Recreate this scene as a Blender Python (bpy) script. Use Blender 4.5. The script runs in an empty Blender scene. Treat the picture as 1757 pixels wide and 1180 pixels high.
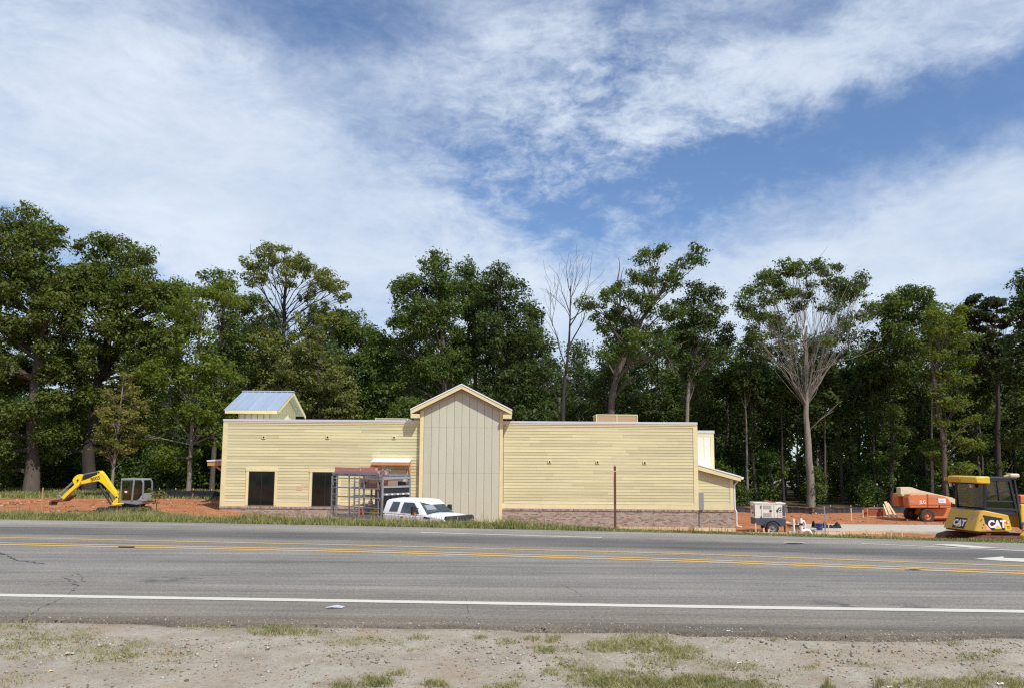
import bpy, math, random
import numpy as np
from mathutils import Vector, Matrix, noise
R = math.radians
rng = np.random.default_rng(7); random.seed(7)
sc = bpy.context.scene; COL = sc.collection

# ------------------------------------------------------------------ camera
FPX, PPX, PPY, W0 = 1320.0, 878.5, 650.0, 1757.0
PITCH, ROLL = math.atan(139 / FPX), 0.0075
CAM = Vector((0, 0, 1.6))
cam = bpy.data.objects.new('camera', bpy.data.cameras.new('camera')); COL.objects.link(cam)
cam.matrix_world = Matrix.Translation(CAM) @ Matrix.Rotation(math.pi / 2 + PITCH, 4, 'X') @ Matrix.Rotation(ROLL, 4, 'Z')
cam.data.sensor_width = 36; cam.data.lens = FPX / W0 * 36; cam.data.shift_y = (PPY - 590) / W0
cam.data.clip_start = 0.05; cam.data.clip_end = 6000
sc.camera = cam
CR = cam.matrix_world.to_3x3()
def ray(px, py): return (CR @ Vector(((px - PPX) / FPX, (PPY - py) / FPX, -1))).normalized()
def P(px, py, Y):
    d = ray(px, py); return CAM + d * (Y / d.y)
def G(px, py, z=0.0):
    d = ray(px, py); return CAM + d * ((z - CAM.z) / d.z)

# ------------------------------------------------------------------ sky, sun, exposure
SUN_TO = Vector((0.75, -1.0, 1.60)).normalized()          # towards the sun (behind the camera, to the right)
el = math.asin(SUN_TO.z); az = math.atan2(SUN_TO.x, SUN_TO.y)
SKY_STRENGTH = 0.10
world = bpy.data.worlds.new('World'); sc.world = world; world.use_nodes = True
nt = world.node_tree; nt.nodes.clear(); N = nt.nodes; L = nt.links
out = N.new('ShaderNodeOutputWorld'); bg = N.new('ShaderNodeBackground'); bg.inputs[1].default_value = SKY_STRENGTH
L.new(bg.outputs[0], out.inputs[0])
sky = N.new('ShaderNodeTexSky'); sky.sky_type = 'NISHITA'; sky.sun_disc = False
sky.sun_elevation = el; sky.sun_rotation = az; sky.air_density = 1.0; sky.dust_density = 0.35; sky.ozone_density = 2.0
tc = N.new('ShaderNodeTexCoord')
def M(op, a, b=None, c=None, clamp=False):
    n = N.new('ShaderNodeMath'); n.operation = op; n.use_clamp = clamp
    for i, v in enumerate((a, b, c)):
        if v is None: continue
        if hasattr(v, 'is_linked') or hasattr(v, 'links'): L.new(v, n.inputs[i])
        else: n.inputs[i].default_value = v
    return n.outputs[0]
def VM(op, a, b):
    n = N.new('ShaderNodeVectorMath'); n.operation = op
    for i, v in enumerate((a, b)):
        if hasattr(v, 'links'): L.new(v, n.inputs[i])
        else: n.inputs[i].default_value = v
    return n
D0 = tc.outputs['Generated']
wn = N.new('ShaderNodeTexNoise'); wn.inputs['Scale'].default_value = 4.5; wn.inputs['Detail'].default_value = 7; wn.inputs['Roughness'].default_value = .62; L.new(D0, wn.inputs['Vector'])
ws = N.new('ShaderNodeVectorMath'); ws.operation = 'SUBTRACT'; L.new(wn.outputs['Color'], ws.inputs[0]); ws.inputs[1].default_value = (.5, .5, .5)
wm = N.new('ShaderNodeVectorMath'); wm.operation = 'MULTIPLY_ADD'; L.new(ws.outputs[0], wm.inputs[0]); wm.inputs[1].default_value = (.20, .20, .15); L.new(D0, wm.inputs[2])
DIR = wm.outputs[0]
def blob(px, py, rx, ry, ang, w, lo=0.0):
    d0 = ray(px, py); u = (ray(px + 60, py) - d0).normalized(); v = (ray(px, py - 60) - d0).normalized()
    a = R(ang); uu = u * math.cos(a) + v * math.sin(a); vv = v * math.cos(a) - u * math.sin(a)
    df = VM('SUBTRACT', DIR, tuple(d0)).outputs[0]
    p = M('DIVIDE', VM('DOT_PRODUCT', df, tuple(uu)).outputs['Value'], rx / FPX)
    q = M('DIVIDE', VM('DOT_PRODUCT', df, tuple(vv)).outputs['Value'], ry / FPX)
    r = M('SQRT', M('ADD', M('MULTIPLY', p, p), M('MULTIPLY', q, q)))
    m = N.new('ShaderNodeMapRange'); m.interpolation_type = 'SMOOTHERSTEP'
    L.new(r, m.inputs[0]); m.inputs[1].default_value = lo; m.inputs[2].default_value = 1; m.inputs[3].default_value = w; m.inputs[4].default_value = 0
    return m.outputs[0]
sep = N.new('ShaderNodeSeparateXYZ'); L.new(D0, sep.inputs[0])
zz = M('ADD', M('MAXIMUM', sep.outputs[2], 0.0), 0.22)
comb = N.new('ShaderNodeCombineXYZ')
L.new(M('DIVIDE', sep.outputs[0], zz), comb.inputs[0]); L.new(M('DIVIDE', sep.outputs[1], zz), comb.inputs[1])
def wnoise(scale, detail, rough, dist, st=(1, 1, 1), rot=0, src=None):
    mp = N.new('ShaderNodeMapping'); mp.inputs['Scale'].default_value = st; mp.inputs['Rotation'].default_value = (0, 0, rot)
    L.new(src or comb.outputs[0], mp.inputs[0])
    n = N.new('ShaderNodeTexNoise'); n.inputs['Scale'].default_value = scale; n.inputs['Detail'].default_value = detail
    n.inputs['Roughness'].default_value = rough; n.inputs['Distortion'].default_value = dist
    L.new(mp.outputs[0], n.inputs['Vector']); return n.outputs['Fac']
n1 = wnoise(1.5, 6, .58, .5, (1, .75, 1), R(25))
n2 = wnoise(7.0, 10, .70, .35, (1, 1, 2.4), 0, D0)
n3 = wnoise(30.0, 8, .68, .5, (1, 1, 1.7), 0, D0)
blobs = [(600, 330, 420, 120, -20, .16), (200, 220, 640, 300, -12, .32), (430, 390, 560, 150, -6, .30), (800, 130, 300, 150, 15, .18), (1330, 125, 330, 85, 17, .34),
         (1640, 55, 330, 90, 12, .26), (1170, 150, 190, 80, 40, .16), (1560, 440, 620, 130, 14, .50), (1730, 340, 330, 110, 12, .36), (1000, 480, 700, 90, 0, .22),
         (1450, 235, 620, 115, 9, -.50), (1000, 310, 430, 190, -8, -.27), (560, 40, 360, 90, 4, -.30), (1350, 20, 260, 60, 10, -.16),
         (878, 590, 1700, 190, 0, .30), (290, 490, 150, 45, 0, -.22), (10, 400, 110, 45, 0, -.26), (1080, 30, 120, 130, 30, -.14)]
cov = M('ADD', M('MULTIPLY', M('SUBTRACT', n1, .5), .55), .56)
rough_ = M('ADD', .42, M('ADD', blob(1000, 260, 480, 330, 0, 1.25), blob(1500, 120, 500, 160, 10, .35)))
fine_ = M('ADD', M('MULTIPLY', M('SUBTRACT', n2, .5), 1.15), M('MULTIPLY', M('SUBTRACT', n3, .5), .80))
cov = M('ADD', cov, M('MULTIPLY', fine_, rough_))
for b in blobs: cov = M('ADD', cov, blob(*b))
mr = N.new('ShaderNodeMapRange'); mr.interpolation_type = 'SMOOTHSTEP'; L.new(cov, mr.inputs[0])
mr.inputs[1].default_value = .10; mr.inputs[2].default_value = 1.02; mr.inputs[3].default_value = .04; mr.inputs[4].default_value = .93
cr = N.new('ShaderNodeValToRGB'); L.new(M('ADD', M('MULTIPLY', n1, .5), M('MULTIPLY', n2, .5)), cr.inputs[0])
cr.color_ramp.elements[0].position = .35; cr.color_ramp.elements[0].color = (5.2, 6.2, 7.7, 1)
cr.color_ramp.elements[1].position = .62; cr.color_ramp.elements[1].color = (7.4, 8.2, 9.3, 1)
mix = N.new('ShaderNodeMix'); mix.data_type = 'RGBA'; L.new(mr.outputs[0], mix.inputs[0])
skt = N.new('ShaderNodeMix'); skt.data_type = 'RGBA'; skt.blend_type = 'MULTIPLY'; skt.inputs[0].default_value = 1
L.new(sky.outputs[0], skt.inputs[6]); skt.inputs[7].default_value = (.92, 1.10, 1.32, 1)
L.new(skt.outputs[2], mix.inputs[6]); L.new(cr.outputs[0], mix.inputs[7]); L.new(mix.outputs[2], bg.inputs[0])

sl = bpy.data.lights.new('sun', 'SUN'); sl.energy = 4.0; sl.angle = R(0.6); sl.color = (1.0, .955, .87)
so = bpy.data.objects.new('sun', sl); COL.objects.link(so); so.rotation_euler = SUN_TO.to_track_quat('Z', 'Y').to_euler(); so.location = (30, -30, 60)
vs = sc.view_settings; vs.view_transform = 'Standard'; vs.look = 'None'; vs.exposure = 0.08; vs.gamma = 1; vs.use_curve_mapping = False
sc.render.engine = 'CYCLES'; sc.cycles.use_denoising = False; sc.cycles.filter_width = 1.25; sc.cycles.max_bounces = 6; sc.cycles.diffuse_bounces = 3
sc.cycles.glossy_bounces = 3; sc.cycles.transmission_bounces = 4; sc.cycles.transparent_max_bounces = 8
sc.cycles.sample_clamp_indirect = 6

# ------------------------------------------------------------------ materials
def newmat(name):
    m = bpy.data.materials.new(name); m.use_nodes = True
    return m, m.node_tree.nodes, m.node_tree.links, m.node_tree.nodes['Principled BSDF']
def pm(name, col, rough=.7, var=.12, scale=3, metal=0, bump=0, objvar=0, col2=None, c2scale=1.2, c2lo=.5, c2hi=.65, stretch=(1, 1, 1), spec=.5, bscale=None):
    m, n, l, b = newmat(name)
    tc = n.new('ShaderNodeTexCoord'); mp = n.new('ShaderNodeMapping'); mp.inputs['Scale'].default_value = stretch; l.new(tc.outputs['Object'], mp.inputs[0])
    oi = n.new('ShaderNodeObjectInfo')
    add = n.new('ShaderNodeVectorMath'); add.operation = 'ADD'; l.new(mp.outputs[0], add.inputs[0])
    cb = n.new('ShaderNodeMath'); cb.operation = 'MULTIPLY'; cb.inputs[1].default_value = 31.0; l.new(oi.outputs['Random'], cb.inputs[0]); l.new(cb.outputs[0], add.inputs[1])
    nz = n.new('ShaderNodeTexNoise'); nz.inputs['Scale'].default_value = scale; nz.inputs['Detail'].default_value = 6; nz.inputs['Roughness'].default_value = .65
    l.new(add.outputs[0], nz.inputs['Vector'])
    f = n.new('ShaderNodeMapRange'); l.new(nz.outputs['Fac'], f.inputs[0]); f.inputs[1].default_value = .3; f.inputs[2].default_value = .7
    f.inputs[3].default_value = 1 - var; f.inputs[4].default_value = 1 + var
    g = n.new('ShaderNodeMapRange'); l.new(oi.outputs['Random'], g.inputs[0]); g.inputs[3].default_value = 1 - objvar; g.inputs[4].default_value = 1 + objvar
    mu = n.new('ShaderNodeMath'); mu.operation = 'MULTIPLY'; l.new(f.outputs[0], mu.inputs[0]); l.new(g.outputs[0], mu.inputs[1])
    base = None
    if col2 is not None:
        n2 = n.new('ShaderNodeTexNoise'); n2.inputs['Scale'].default_value = c2scale; n2.inputs['Detail'].default_value = 5; l.new(add.outputs[0], n2.inputs['Vector'])
        r2 = n.new('ShaderNodeMapRange'); l.new(n2.outputs['Fac'], r2.inputs[0]); r2.inputs[1].default_value = c2lo; r2.inputs[2].default_value = c2hi
        mx = n.new('ShaderNodeMix'); mx.data_type = 'RGBA'; l.new(r2.outputs[0], mx.inputs[0]); mx.inputs[6].default_value = (*col, 1); mx.inputs[7].default_value = (*col2, 1); base = mx.outputs[2]
    sc_ = n.new('ShaderNodeVectorMath'); sc_.operation = 'SCALE'
    if base: l.new(base, sc_.inputs[0])
    else: sc_.inputs[0].default_value = col
    l.new(mu.outputs[0], sc_.inputs['Scale']); l.new(sc_.outputs[0], b.inputs['Base Color'])
    b.inputs['Roughness'].default_value = rough; b.inputs['Metallic'].default_value = metal; b.inputs['Specular IOR Level'].default_value = spec
    if bump:
        bp = n.new('ShaderNodeBump'); bp.inputs['Strength'].default_value = bump; bp.inputs['Distance'].default_value = .02
        nb = n.new('ShaderNodeTexNoise'); nb.inputs['Scale'].default_value = bscale or scale * 4; nb.inputs['Detail'].default_value = 5; l.new(mp.outputs[0], nb.inputs['Vector'])
        l.new(nb.outputs['Fac'], bp.inputs['Height']); l.new(bp.outputs[0], b.inputs['Normal'])
    return m
def leafmat(name, col, hue=.12, transl=.3):
    m, n, l, b = newmat(name)
    ge = n.new('ShaderNodeNewGeometry'); tc = n.new('ShaderNodeTexCoord')
    nz = n.new('ShaderNodeTexNoise'); nz.inputs['Scale'].default_value = .35; nz.inputs['Detail'].default_value = 3; l.new(tc.outputs['Object'], nz.inputs['Vector'])
    a = n.new('ShaderNodeMath'); a.operation = 'MULTIPLY_ADD'; l.new(ge.outputs['Random Per Island'], a.inputs[0]); a.inputs[1].default_value = .55; l.new(nz.outputs['Fac'], a.inputs[2])
    r = n.new('ShaderNodeValToRGB'); l.new(a.outputs[0], r.inputs[0])
    e = r.color_ramp.elements; e[0].position = .3; e[1].position = 1.0
    c = np.array(col)
    e[0].color = (*(c * np.array([.55, .68, .6])), 1); e[1].color = (*(c * np.array([1.75, 1.38, 1.15])), 1)
    l.new(r.outputs[0], b.inputs['Base Color']); b.inputs['Roughness'].default_value = .6; b.inputs['Specular IOR Level'].default_value = .25
    tr = n.new('ShaderNodeBsdfTranslucent'); tm = n.new('ShaderNodeMix'); tm.data_type = 'RGBA'; tm.blend_type = 'MULTIPLY'; tm.inputs[0].default_value = 1
    l.new(r.outputs[0], tm.inputs[6]); tm.inputs[7].default_value = (1.5, 1.5, .6, 1); l.new(tm.outputs[2], tr.inputs[0])
    ms = n.new('ShaderNodeMixShader'); ms.inputs[0].default_value = transl; l.new(b.outputs[0], ms.inputs[1]); l.new(tr.outputs[0], ms.inputs[2])
    l.new(ms.outputs[0], n['Material Output'].inputs[0]); return m
def glassmat(name, tint, refl=.06):
    m, n, l, b = newmat(name)
    t = n.new('ShaderNodeBsdfTransparent'); t.inputs[0].default_value = (*tint, 1)
    g = n.new('ShaderNodeBsdfGlossy'); g.inputs['Roughness'].default_value = .03
    fr = n.new('ShaderNodeFresnel'); fr.inputs[0].default_value = 1.5
    ad = n.new('ShaderNodeMath'); ad.operation = 'ADD'; ad.inputs[1].default_value = refl; l.new(fr.outputs[0], ad.inputs[0])
    ms = n.new('ShaderNodeMixShader'); l.new(ad.outputs[0], ms.inputs[0]); l.new(t.outputs[0], ms.inputs[1]); l.new(g.outputs[0], ms.inputs[2])
    l.new(ms.outputs[0], n['Material Output'].inputs[0]); return m
MT = dict(
    siding=pm('siding', (.63, .578, .325), .65, .07, 1.5, objvar=.10, stretch=(.5, 1, 6), col2=(.56, .51, .315), c2scale=.6, c2lo=.4, c2hi=.7, bump=.1),
    trim=pm('trim', (.73, .645, .37), .6, .06, 2, objvar=.04),
    panel=pm('panel', (.52, .52, .405), .75, .05, .8, objvar=.035, bump=.15, stretch=(3, 1, .5)),
    groove=pm('groove', (.20, .18, .13), .9),
    panelwhite=pm('panelwhite', (.72, .70, .60), .7, .05, 2, objvar=.06),
    metalroof=pm('metalroof', (.52, .60, .72), .38, .06, .8, metal=.55, objvar=.05),
    coping=pm('coping', (.66, .67, .70), .4, .05, 1.5, metal=.3),
    whitemetal=pm('whitemetal', (.78, .78, .78), .45, .05, 2),
    timber=pm('timber', (.48, .25, .12), .7, .2, 5, objvar=.12, stretch=(1, 1, 1)),
    lumber=pm('lumber', (.68, .50, .30), .75, .15, 6, objvar=.15),
    pinklumber=pm('pinklumber', (.50, .24, .20), .8, .15, 6, objvar=.12),
    brick=pm('brick', (.30, .20, .155), .9, .35, 6, col2=(.42, .33, .27), c2scale=5, c2lo=.45, c2hi=.55, stretch=(1, 1, 3)),
    mortar=pm('mortar', (.46, .42, .36), .95, .1, 10),
    darkglass=pm('darkglass', (.010, .014, .013), .05, .5, 1.2, spec=.45),
    crackdark=pm('crackdark', (.05, .048, .045), .9, .3, 9),
    carglass=pm('carglass', (.05, .065, .066), .08, .6, 2.5, spec=.8),
    interior=pm('interior', (.03, .03, .03), .9),
    black=pm('black', (.016, .016, .017), .55, .2, 8), cabframe=pm('cabframe', (.020, .024, .033), .5, .2, 6),
    fencefab=pm('fencefab', (.045, .047, .05), .8, .3, 2, bump=.3), blackfab=pm('blackfab', (.012, .014, .02), .8, .3, 3, bump=.3),
    rubber=pm('rubber', (.035, .031, .028), .85, .3, 10, col2=(.12, .075, .05), c2scale=4, c2lo=.45, c2hi=.8),
    steel=pm('steel', (.28, .29, .31), .5, .18, 5, metal=.4),
    chrome=pm('chrome', (.7, .7, .72), .2, .05, 2, metal=1),
    greybox=pm('greybox', (.26, .28, .30), .5, .05, 4),
    paintwhite=pm('paintwhite', (.80, .81, .83), .28, .03, 2),
    paintyellow=pm('paintyellow', (.86, .62, .02), .4, .08, 3, col2=(.65, .47, .05), c2scale=3, c2lo=.55, c2hi=.75),
    catyellow=pm('catyellow', (.60, .37, .045), .42, .1, 3, col2=(.50, .32, .10), c2scale=2.5, c2lo=.5, c2hi=.75),
    catyellowb=pm('catyellowb', (.78, .50, .035), .4, .08, 3),
    orange=pm('orange', (.64, .185, .07), .45, .1, 3, col2=(.62, .27, .12), c2scale=2, c2lo=.5, c2hi=.75),
    brightorange=pm('brightorange', (.85, .13, .03), .5),
    cream=pm('cream', (.66, .59, .40), .55, .06, 3),
    genwhite=pm('genwhite', (.74, .73, .66), .5, .05, 3),
    navy=pm('navy', (.060, .075, .11), .55, .12, 4),
    vent=pm('vent', (.33, .30, .25), .7, .2, 12),
    red=pm('red', (.55, .06, .03), .6), pink=pm('pink', (.85, .35, .28), .6), purple=pm('purple', (.25, .05, .10), .6),
    rust=pm('rust', (.115, .045, .025), .85, .35, 8, col2=(.19, .075, .04), c2scale=6),
    rustred=pm('rustred', (.33, .085, .04), .8, .2, 4),
    hvac=pm('hvac', (.42, .27, .18), .7, .1, 8, stretch=(8, 8, .3)),
    pvc=pm('pvc', (.80, .78, .74), .4), blue=pm('blue', (.03, .05, .22), .4), signwhite=pm('signwhite', (.82, .83, .84), .5),
    concrete=pm('concrete', (.46, .41, .34), .9, .12, 1.5, bump=.3),
    glass=glassmat('glass', (.42, .50, .50), .08), cabglass=glassmat('cabglass', (.62, .68, .62), .05),
    seat=pm('seat', (.05, .05, .055), .8), gold=pm('gold', (.55, .30, .03), .5), tan=pm('tan', (.34, .22, .17), .7, .1, 3),
    bark=pm('bark', (.105, .082, .065), .95, .35, 3, stretch=(3, 3, .6), bump=.8, bscale=6),
    barkdark=pm('barkdark', (.045, .036, .03), .95, .35, 3, stretch=(3, 3, .6), bump=.8, bscale=6),
    barkpale=pm('barkpale', (.23, .20, .165), .9, .25, 3, stretch=(3, 3, .6), bump=.6, bscale=6),
    stone=pm('stone', (.36, .32, .28), .9, .25, 20, objvar=.2), yellowflag=pm('yellowflag', (.85, .72, .02), .5),
    roadwhite=None, roadyellow=None,
)
LF = dict(
    oak=leafmat('leaf_oak', (.080, .120, .030)), dark=leafmat('leaf_dark', (.050, .088, .030)), mid=leafmat('leaf_mid', (.066, .116, .030)),
    bright=leafmat('leaf_bright', (.095, .150, .028), transl=.4), olive=leafmat('leaf_olive', (.125, .165, .055), transl=.35), pine=leafmat('leaf_pine', (.105, .138, .048)),
    blue=leafmat('leaf_blue', (.042, .062, .036)), sap=leafmat('leaf_sap', (.140, .160, .048)), under=leafmat('leaf_under', (.055, .100, .026)))
def grassmat(name, c1, c2):
    m, n, l, b = newmat(name); ge = n.new('ShaderNodeNewGeometry'); tc = n.new('ShaderNodeTexCoord')
    nz = n.new('ShaderNodeTexNoise'); nz.inputs['Scale'].default_value = .8; nz.inputs['Detail'].default_value = 4; l.new(tc.outputs['Object'], nz.inputs['Vector'])
    a = n.new('ShaderNodeMath'); a.operation = 'MULTIPLY_ADD'; l.new(ge.outputs['Random Per Island'], a.inputs[0]); a.inputs[1].default_value = .7; l.new(nz.outputs['Fac'], a.inputs[2])
    r = n.new('ShaderNodeValToRGB'); l.new(a.outputs[0], r.inputs[0]); e = r.color_ramp.elements; e[0].position = .4; e[1].position = 1.05; e[0].color = (*c1, 1); e[1].color = (*c2, 1)
    l.new(r.outputs[0], b.inputs['Base Color']); b.inputs['Roughness'].default_value = .7; b.inputs['Specular IOR Level'].default_value = .2
    tr = n.new('ShaderNodeBsdfTranslucent'); l.new(r.outputs[0], tr.inputs[0]); ms = n.new('ShaderNodeMixShader'); ms.inputs[0].default_value = .3
    l.new(b.outputs[0], ms.inputs[1]); l.new(tr.outputs[0], ms.inputs[2]); l.new(ms.outputs[0], n['Material Output'].inputs[0]); return m
MT['grass'] = grassmat('grass', (.085, .125, .022), (.36, .34, .13)); MT['drygrass'] = grassmat('drygrass', (.13, .17, .04), (.42, .37, .17))

def paint(name, col, wear):
    m, n, l, b = newmat(name); tc = n.new('ShaderNodeTexCoord')
    nz = n.new('ShaderNodeTexNoise'); nz.inputs['Scale'].default_value = 14; nz.inputs['Detail'].default_value = 8; nz.inputs['Roughness'].default_value = .8; l.new(tc.outputs['Object'], nz.inputs['Vector'])
    r = n.new('ShaderNodeMapRange'); l.new(nz.outputs['Fac'], r.inputs[0]); r.inputs[1].default_value = wear; r.inputs[2].default_value = wear + .12
    mx = n.new('ShaderNodeMix'); mx.data_type = 'RGBA'; l.new(r.outputs[0], mx.inputs[0]); mx.inputs[6].default_value = (*col, 1); mx.inputs[7].default_value = (.16, .155, .15, 1)
    l.new(mx.outputs[2], b.inputs['Base Color']); b.inputs['Roughness'].default_value = .8; return m
MT['roadwhite'] = paint('roadwhite', (.60, .565, .485), .58); MT['roadyellow'] = paint('roadyellow', (.62, .40, .125), .62); MT['fadedyellow'] = paint('fadedyellow', (.50, .345, .14), .53)

# ------------------------------------------------------------------ mesh helpers
def tag(o, label=None, cat=None, group=None, kind=None):
    for k, v in (('label', label), ('category', cat), ('group', group), ('kind', kind)):
        if v: o[k] = v
    return o
def worldloc(o):
    v = Vector((0, 0, 0))
    while o: v = v + o.location; o = o.parent
    return v
def thing(name, label, cat, loc=(0, 0, 0), rz=0, group=None):
    o = bpy.data.objects.new(name, None); COL.objects.link(o); o.location = loc; o.rotation_euler.z = rz; o.empty_display_size = .2
    return tag(o, label, cat, group)
class MB:
    def __init__(s): s.v = []; s.f = []
    def add(s, vs, fs):
        k = len(s.v); s.v += [tuple(p) for p in vs]; s.f += [tuple(i + k for i in f) for f in fs]; return s
    def box(s, x0, x1, y0, y1, z0, z1):
        return s.add([(x0, y0, z0), (x1, y0, z0), (x1, y1, z0), (x0, y1, z0), (x0, y0, z1), (x1, y0, z1), (x1, y1, z1), (x0, y1, z1)],
                     [(0, 3, 2, 1), (4, 5, 6, 7), (0, 1, 5, 4), (1, 2, 6, 5), (2, 3, 7, 6), (3, 0, 4, 7)])
    def beam(s, a, b, w, h, up=(0, 0, 1)):
        a, b = Vector(a), Vector(b); d = (b - a).normalized(); u = Vector(up)
        if abs(d.dot(u)) > .98: u = Vector((0, 1, 0))
        sd = d.cross(u).normalized(); u = sd.cross(d).normalized(); c = []
        for p in (a, b):
            for i, j in ((-1, -1), (1, -1), (1, 1), (-1, 1)): c.append(p + sd * (i * w / 2) + u * (j * h / 2))
        return s.add(c, [(0, 1, 2, 3), (7, 6, 5, 4), (0, 4, 5, 1), (1, 5, 6, 2), (2, 6, 7, 3), (3, 7, 4, 0)])
    def prism(s, poly, axis, a, b):
        def mk(p, t):
            return (t, p[0], p[1]) if axis == 'x' else (p[0], t, p[1]) if axis == 'y' else (p[0], p[1], t)
        n = len(poly); vs = [mk(p, a) for p in poly] + [mk(p, b) for p in poly]
        return s.add(vs, [tuple(range(n)), tuple(range(2 * n - 1, n - 1, -1))] + [(i, i + n, (i + 1) % n + n, (i + 1) % n) for i in range(n)])
    def tube(s, pts, rad, n=8, cap=True):
        pts = [Vector(p) for p in pts]; rad = [rad] * len(pts) if not hasattr(rad, '__len__') else rad
        k = len(s.v); prev = None
        for i, p in enumerate(pts):
            d = (pts[min(i + 1, len(pts) - 1)] - pts[max(i - 1, 0)]).normalized()
            if prev is None:
                a = d.cross(Vector((0, 0, 1)) if abs(d.z) < .9 else Vector((1, 0, 0))).normalized()
            else: a = (prev - d * prev.dot(d)).normalized()
            prev = a; b = d.cross(a)
            for j in range(n):
                t = 2 * math.pi * j / n; s.v.append(tuple(p + (a * math.cos(t) + b * math.sin(t)) * rad[i]))
        for i in range(len(pts) - 1):
            for j in range(n):
                s.f.append((k + i * n + j, k + i * n + (j + 1) % n, k + (i + 1) * n + (j + 1) % n, k + (i + 1) * n + j))
        if cap: s.f.append(tuple(k + j for j in range(n))[::-1]); s.f.append(tuple(k + (len(pts) - 1) * n + j for j in range(n)))
        return s
    def cyl(s, a, b, r, n=16): return s.tube([a, b], r, n)
    def lathe(s, prof, c, axis='y', n=24):
        k = len(s.v); c = Vector(c)
        for (r, t) in prof:
            for j in range(n):
                q = 2 * math.pi * j / n; u, w = r * math.cos(q), r * math.sin(q)
                s.v.append(tuple(c + (Vector((u, t, w)) if axis == 'y' else Vector((u, w, t)))))
        for i in range(len(prof) - 1):
            for j in range(n): s.f.append((k + i * n + j, k + i * n + (j + 1) % n, k + (i + 1) * n + (j + 1) % n, k + (i + 1) * n + j))
        return s
    def build(s, name, mat, parent=None, bevel=0, smooth=False, world=False, kind=None, label=None):
        me = bpy.data.meshes.new(name); off = worldloc(parent) if (world and parent) else Vector((0, 0, 0))
        vs = [tuple(Vector(p) - off) for p in s.v] if world else s.v
        me.from_pydata(vs, [], s.f); me.update()
        import bmesh
        bm = bmesh.new(); bm.from_mesh(me); bmesh.ops.recalc_face_normals(bm, faces=bm.faces); bm.to_mesh(me); bm.free()
        o = bpy.data.objects.new(name, me); COL.objects.link(o)
        me.materials.append(MT[mat] if isinstance(mat, str) else mat)
        if parent: o.parent = parent
        if smooth:
            for p in me.polygons: p.use_smooth = True
            try: me.set_sharp_from_angle(angle=R(40))
            except Exception: pass
        if bevel:
            md = o.modifiers.new('bevel', 'BEVEL'); md.width = bevel; md.segments = 2; md.limit_method = 'ANGLE'; md.angle_limit = R(35)
        if kind: o['kind'] = kind
        if label: o['label'] = label
        return o
def np_mesh(name, V, F, mat, parent=None, kind=None, smooth=False):
    me = bpy.data.meshes.new(name); nf, k = F.shape
    me.vertices.add(len(V)); me.vertices.foreach_set('co', V.astype(np.float32).ravel())
    me.loops.add(nf * k); me.loops.foreach_set('vertex_index', F.astype(np.int32).ravel())
    me.polygons.add(nf); me.polygons.foreach_set('loop_start', np.arange(0, nf * k, k, dtype=np.int32))
    if smooth: me.polygons.foreach_set('use_smooth', np.ones(nf, dtype=bool))
    me.update(calc_edges=True); me.validate()
    me.materials.append(mat)
    o = bpy.data.objects.new(name, me); COL.objects.link(o)
    if parent: o.parent = parent
    if kind: o['kind'] = kind
    return o
def text(s, size, mat, parent, M4, name='lettering', ext=.004, off=0.0, sx=1.0):
    c = bpy.data.curves.new(name, 'FONT'); c.body = s; c.size = size; c.extrude = ext; c.offset = off; c.align_x = 'CENTER'; c.align_y = 'CENTER'
    t_ = bpy.data.objects.new(name, c); COL.objects.link(t_); dg = bpy.context.evaluated_depsgraph_get()
    me = bpy.data.meshes.new_from_object(t_.evaluated_get(dg)); bpy.data.objects.remove(t_); me.materials.clear(); me.materials.append(MT[mat])
    o = bpy.data.objects.new(name, me); COL.objects.link(o); o.parent = parent
    o.matrix_local = M4 @ Matrix.Diagonal((sx, 1, 1, 1)); return o

# ------------------------------------------------------------------ road curves on the z = 0 plane
def curve(pts, tail=-.10):
    q = [G(a, b) for a, b in pts]; X = [p.x for p in q]; Y = [p.y for p in q]
    X = [-400, X[0] - 12] + X + [X[-1] + 12, 400]; 
    Y = [Y[0] + 388 * .0 + 4, Y[0] + 12 * .05] + Y + [Y[-1] - 12 * .04, Y[-1] - 1.5]
    X, Y = np.array(X), np.array(Y)
    xs = np.linspace(-60, 60, 1201); ys = np.interp(xs, X, Y)
    k = np.hanning(31); k /= k.sum(); ysm = np.convolve(np.pad(ys, 15, mode='edge'), k, mode='valid')
    return lambda x: np.interp(x, np.r_[-400, xs, 400], np.r_[ysm[0] + 3, ysm, ysm[-1] - 1])
E_near = curve([(0, 1061), (300, 1067), (600, 1072), (880, 1075), (1180, 1080), (1400, 1092), (1757, 1090)])
E_white = curve([(0, 1020.5), (600, 1030.4), (1180, 1040), (1757, 1048.5)])
E_yel = curve([(0, 932), (600, 944), (1180, 960.5), (1757, 982)])
E_yel2 = curve([(0, 921.5), (600, 934.4), (1180, 949.4), (1757, 971)])
E_far = curve([(0, 890), (600, 901), (1180, 914), (1757, 931.7)])

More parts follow.
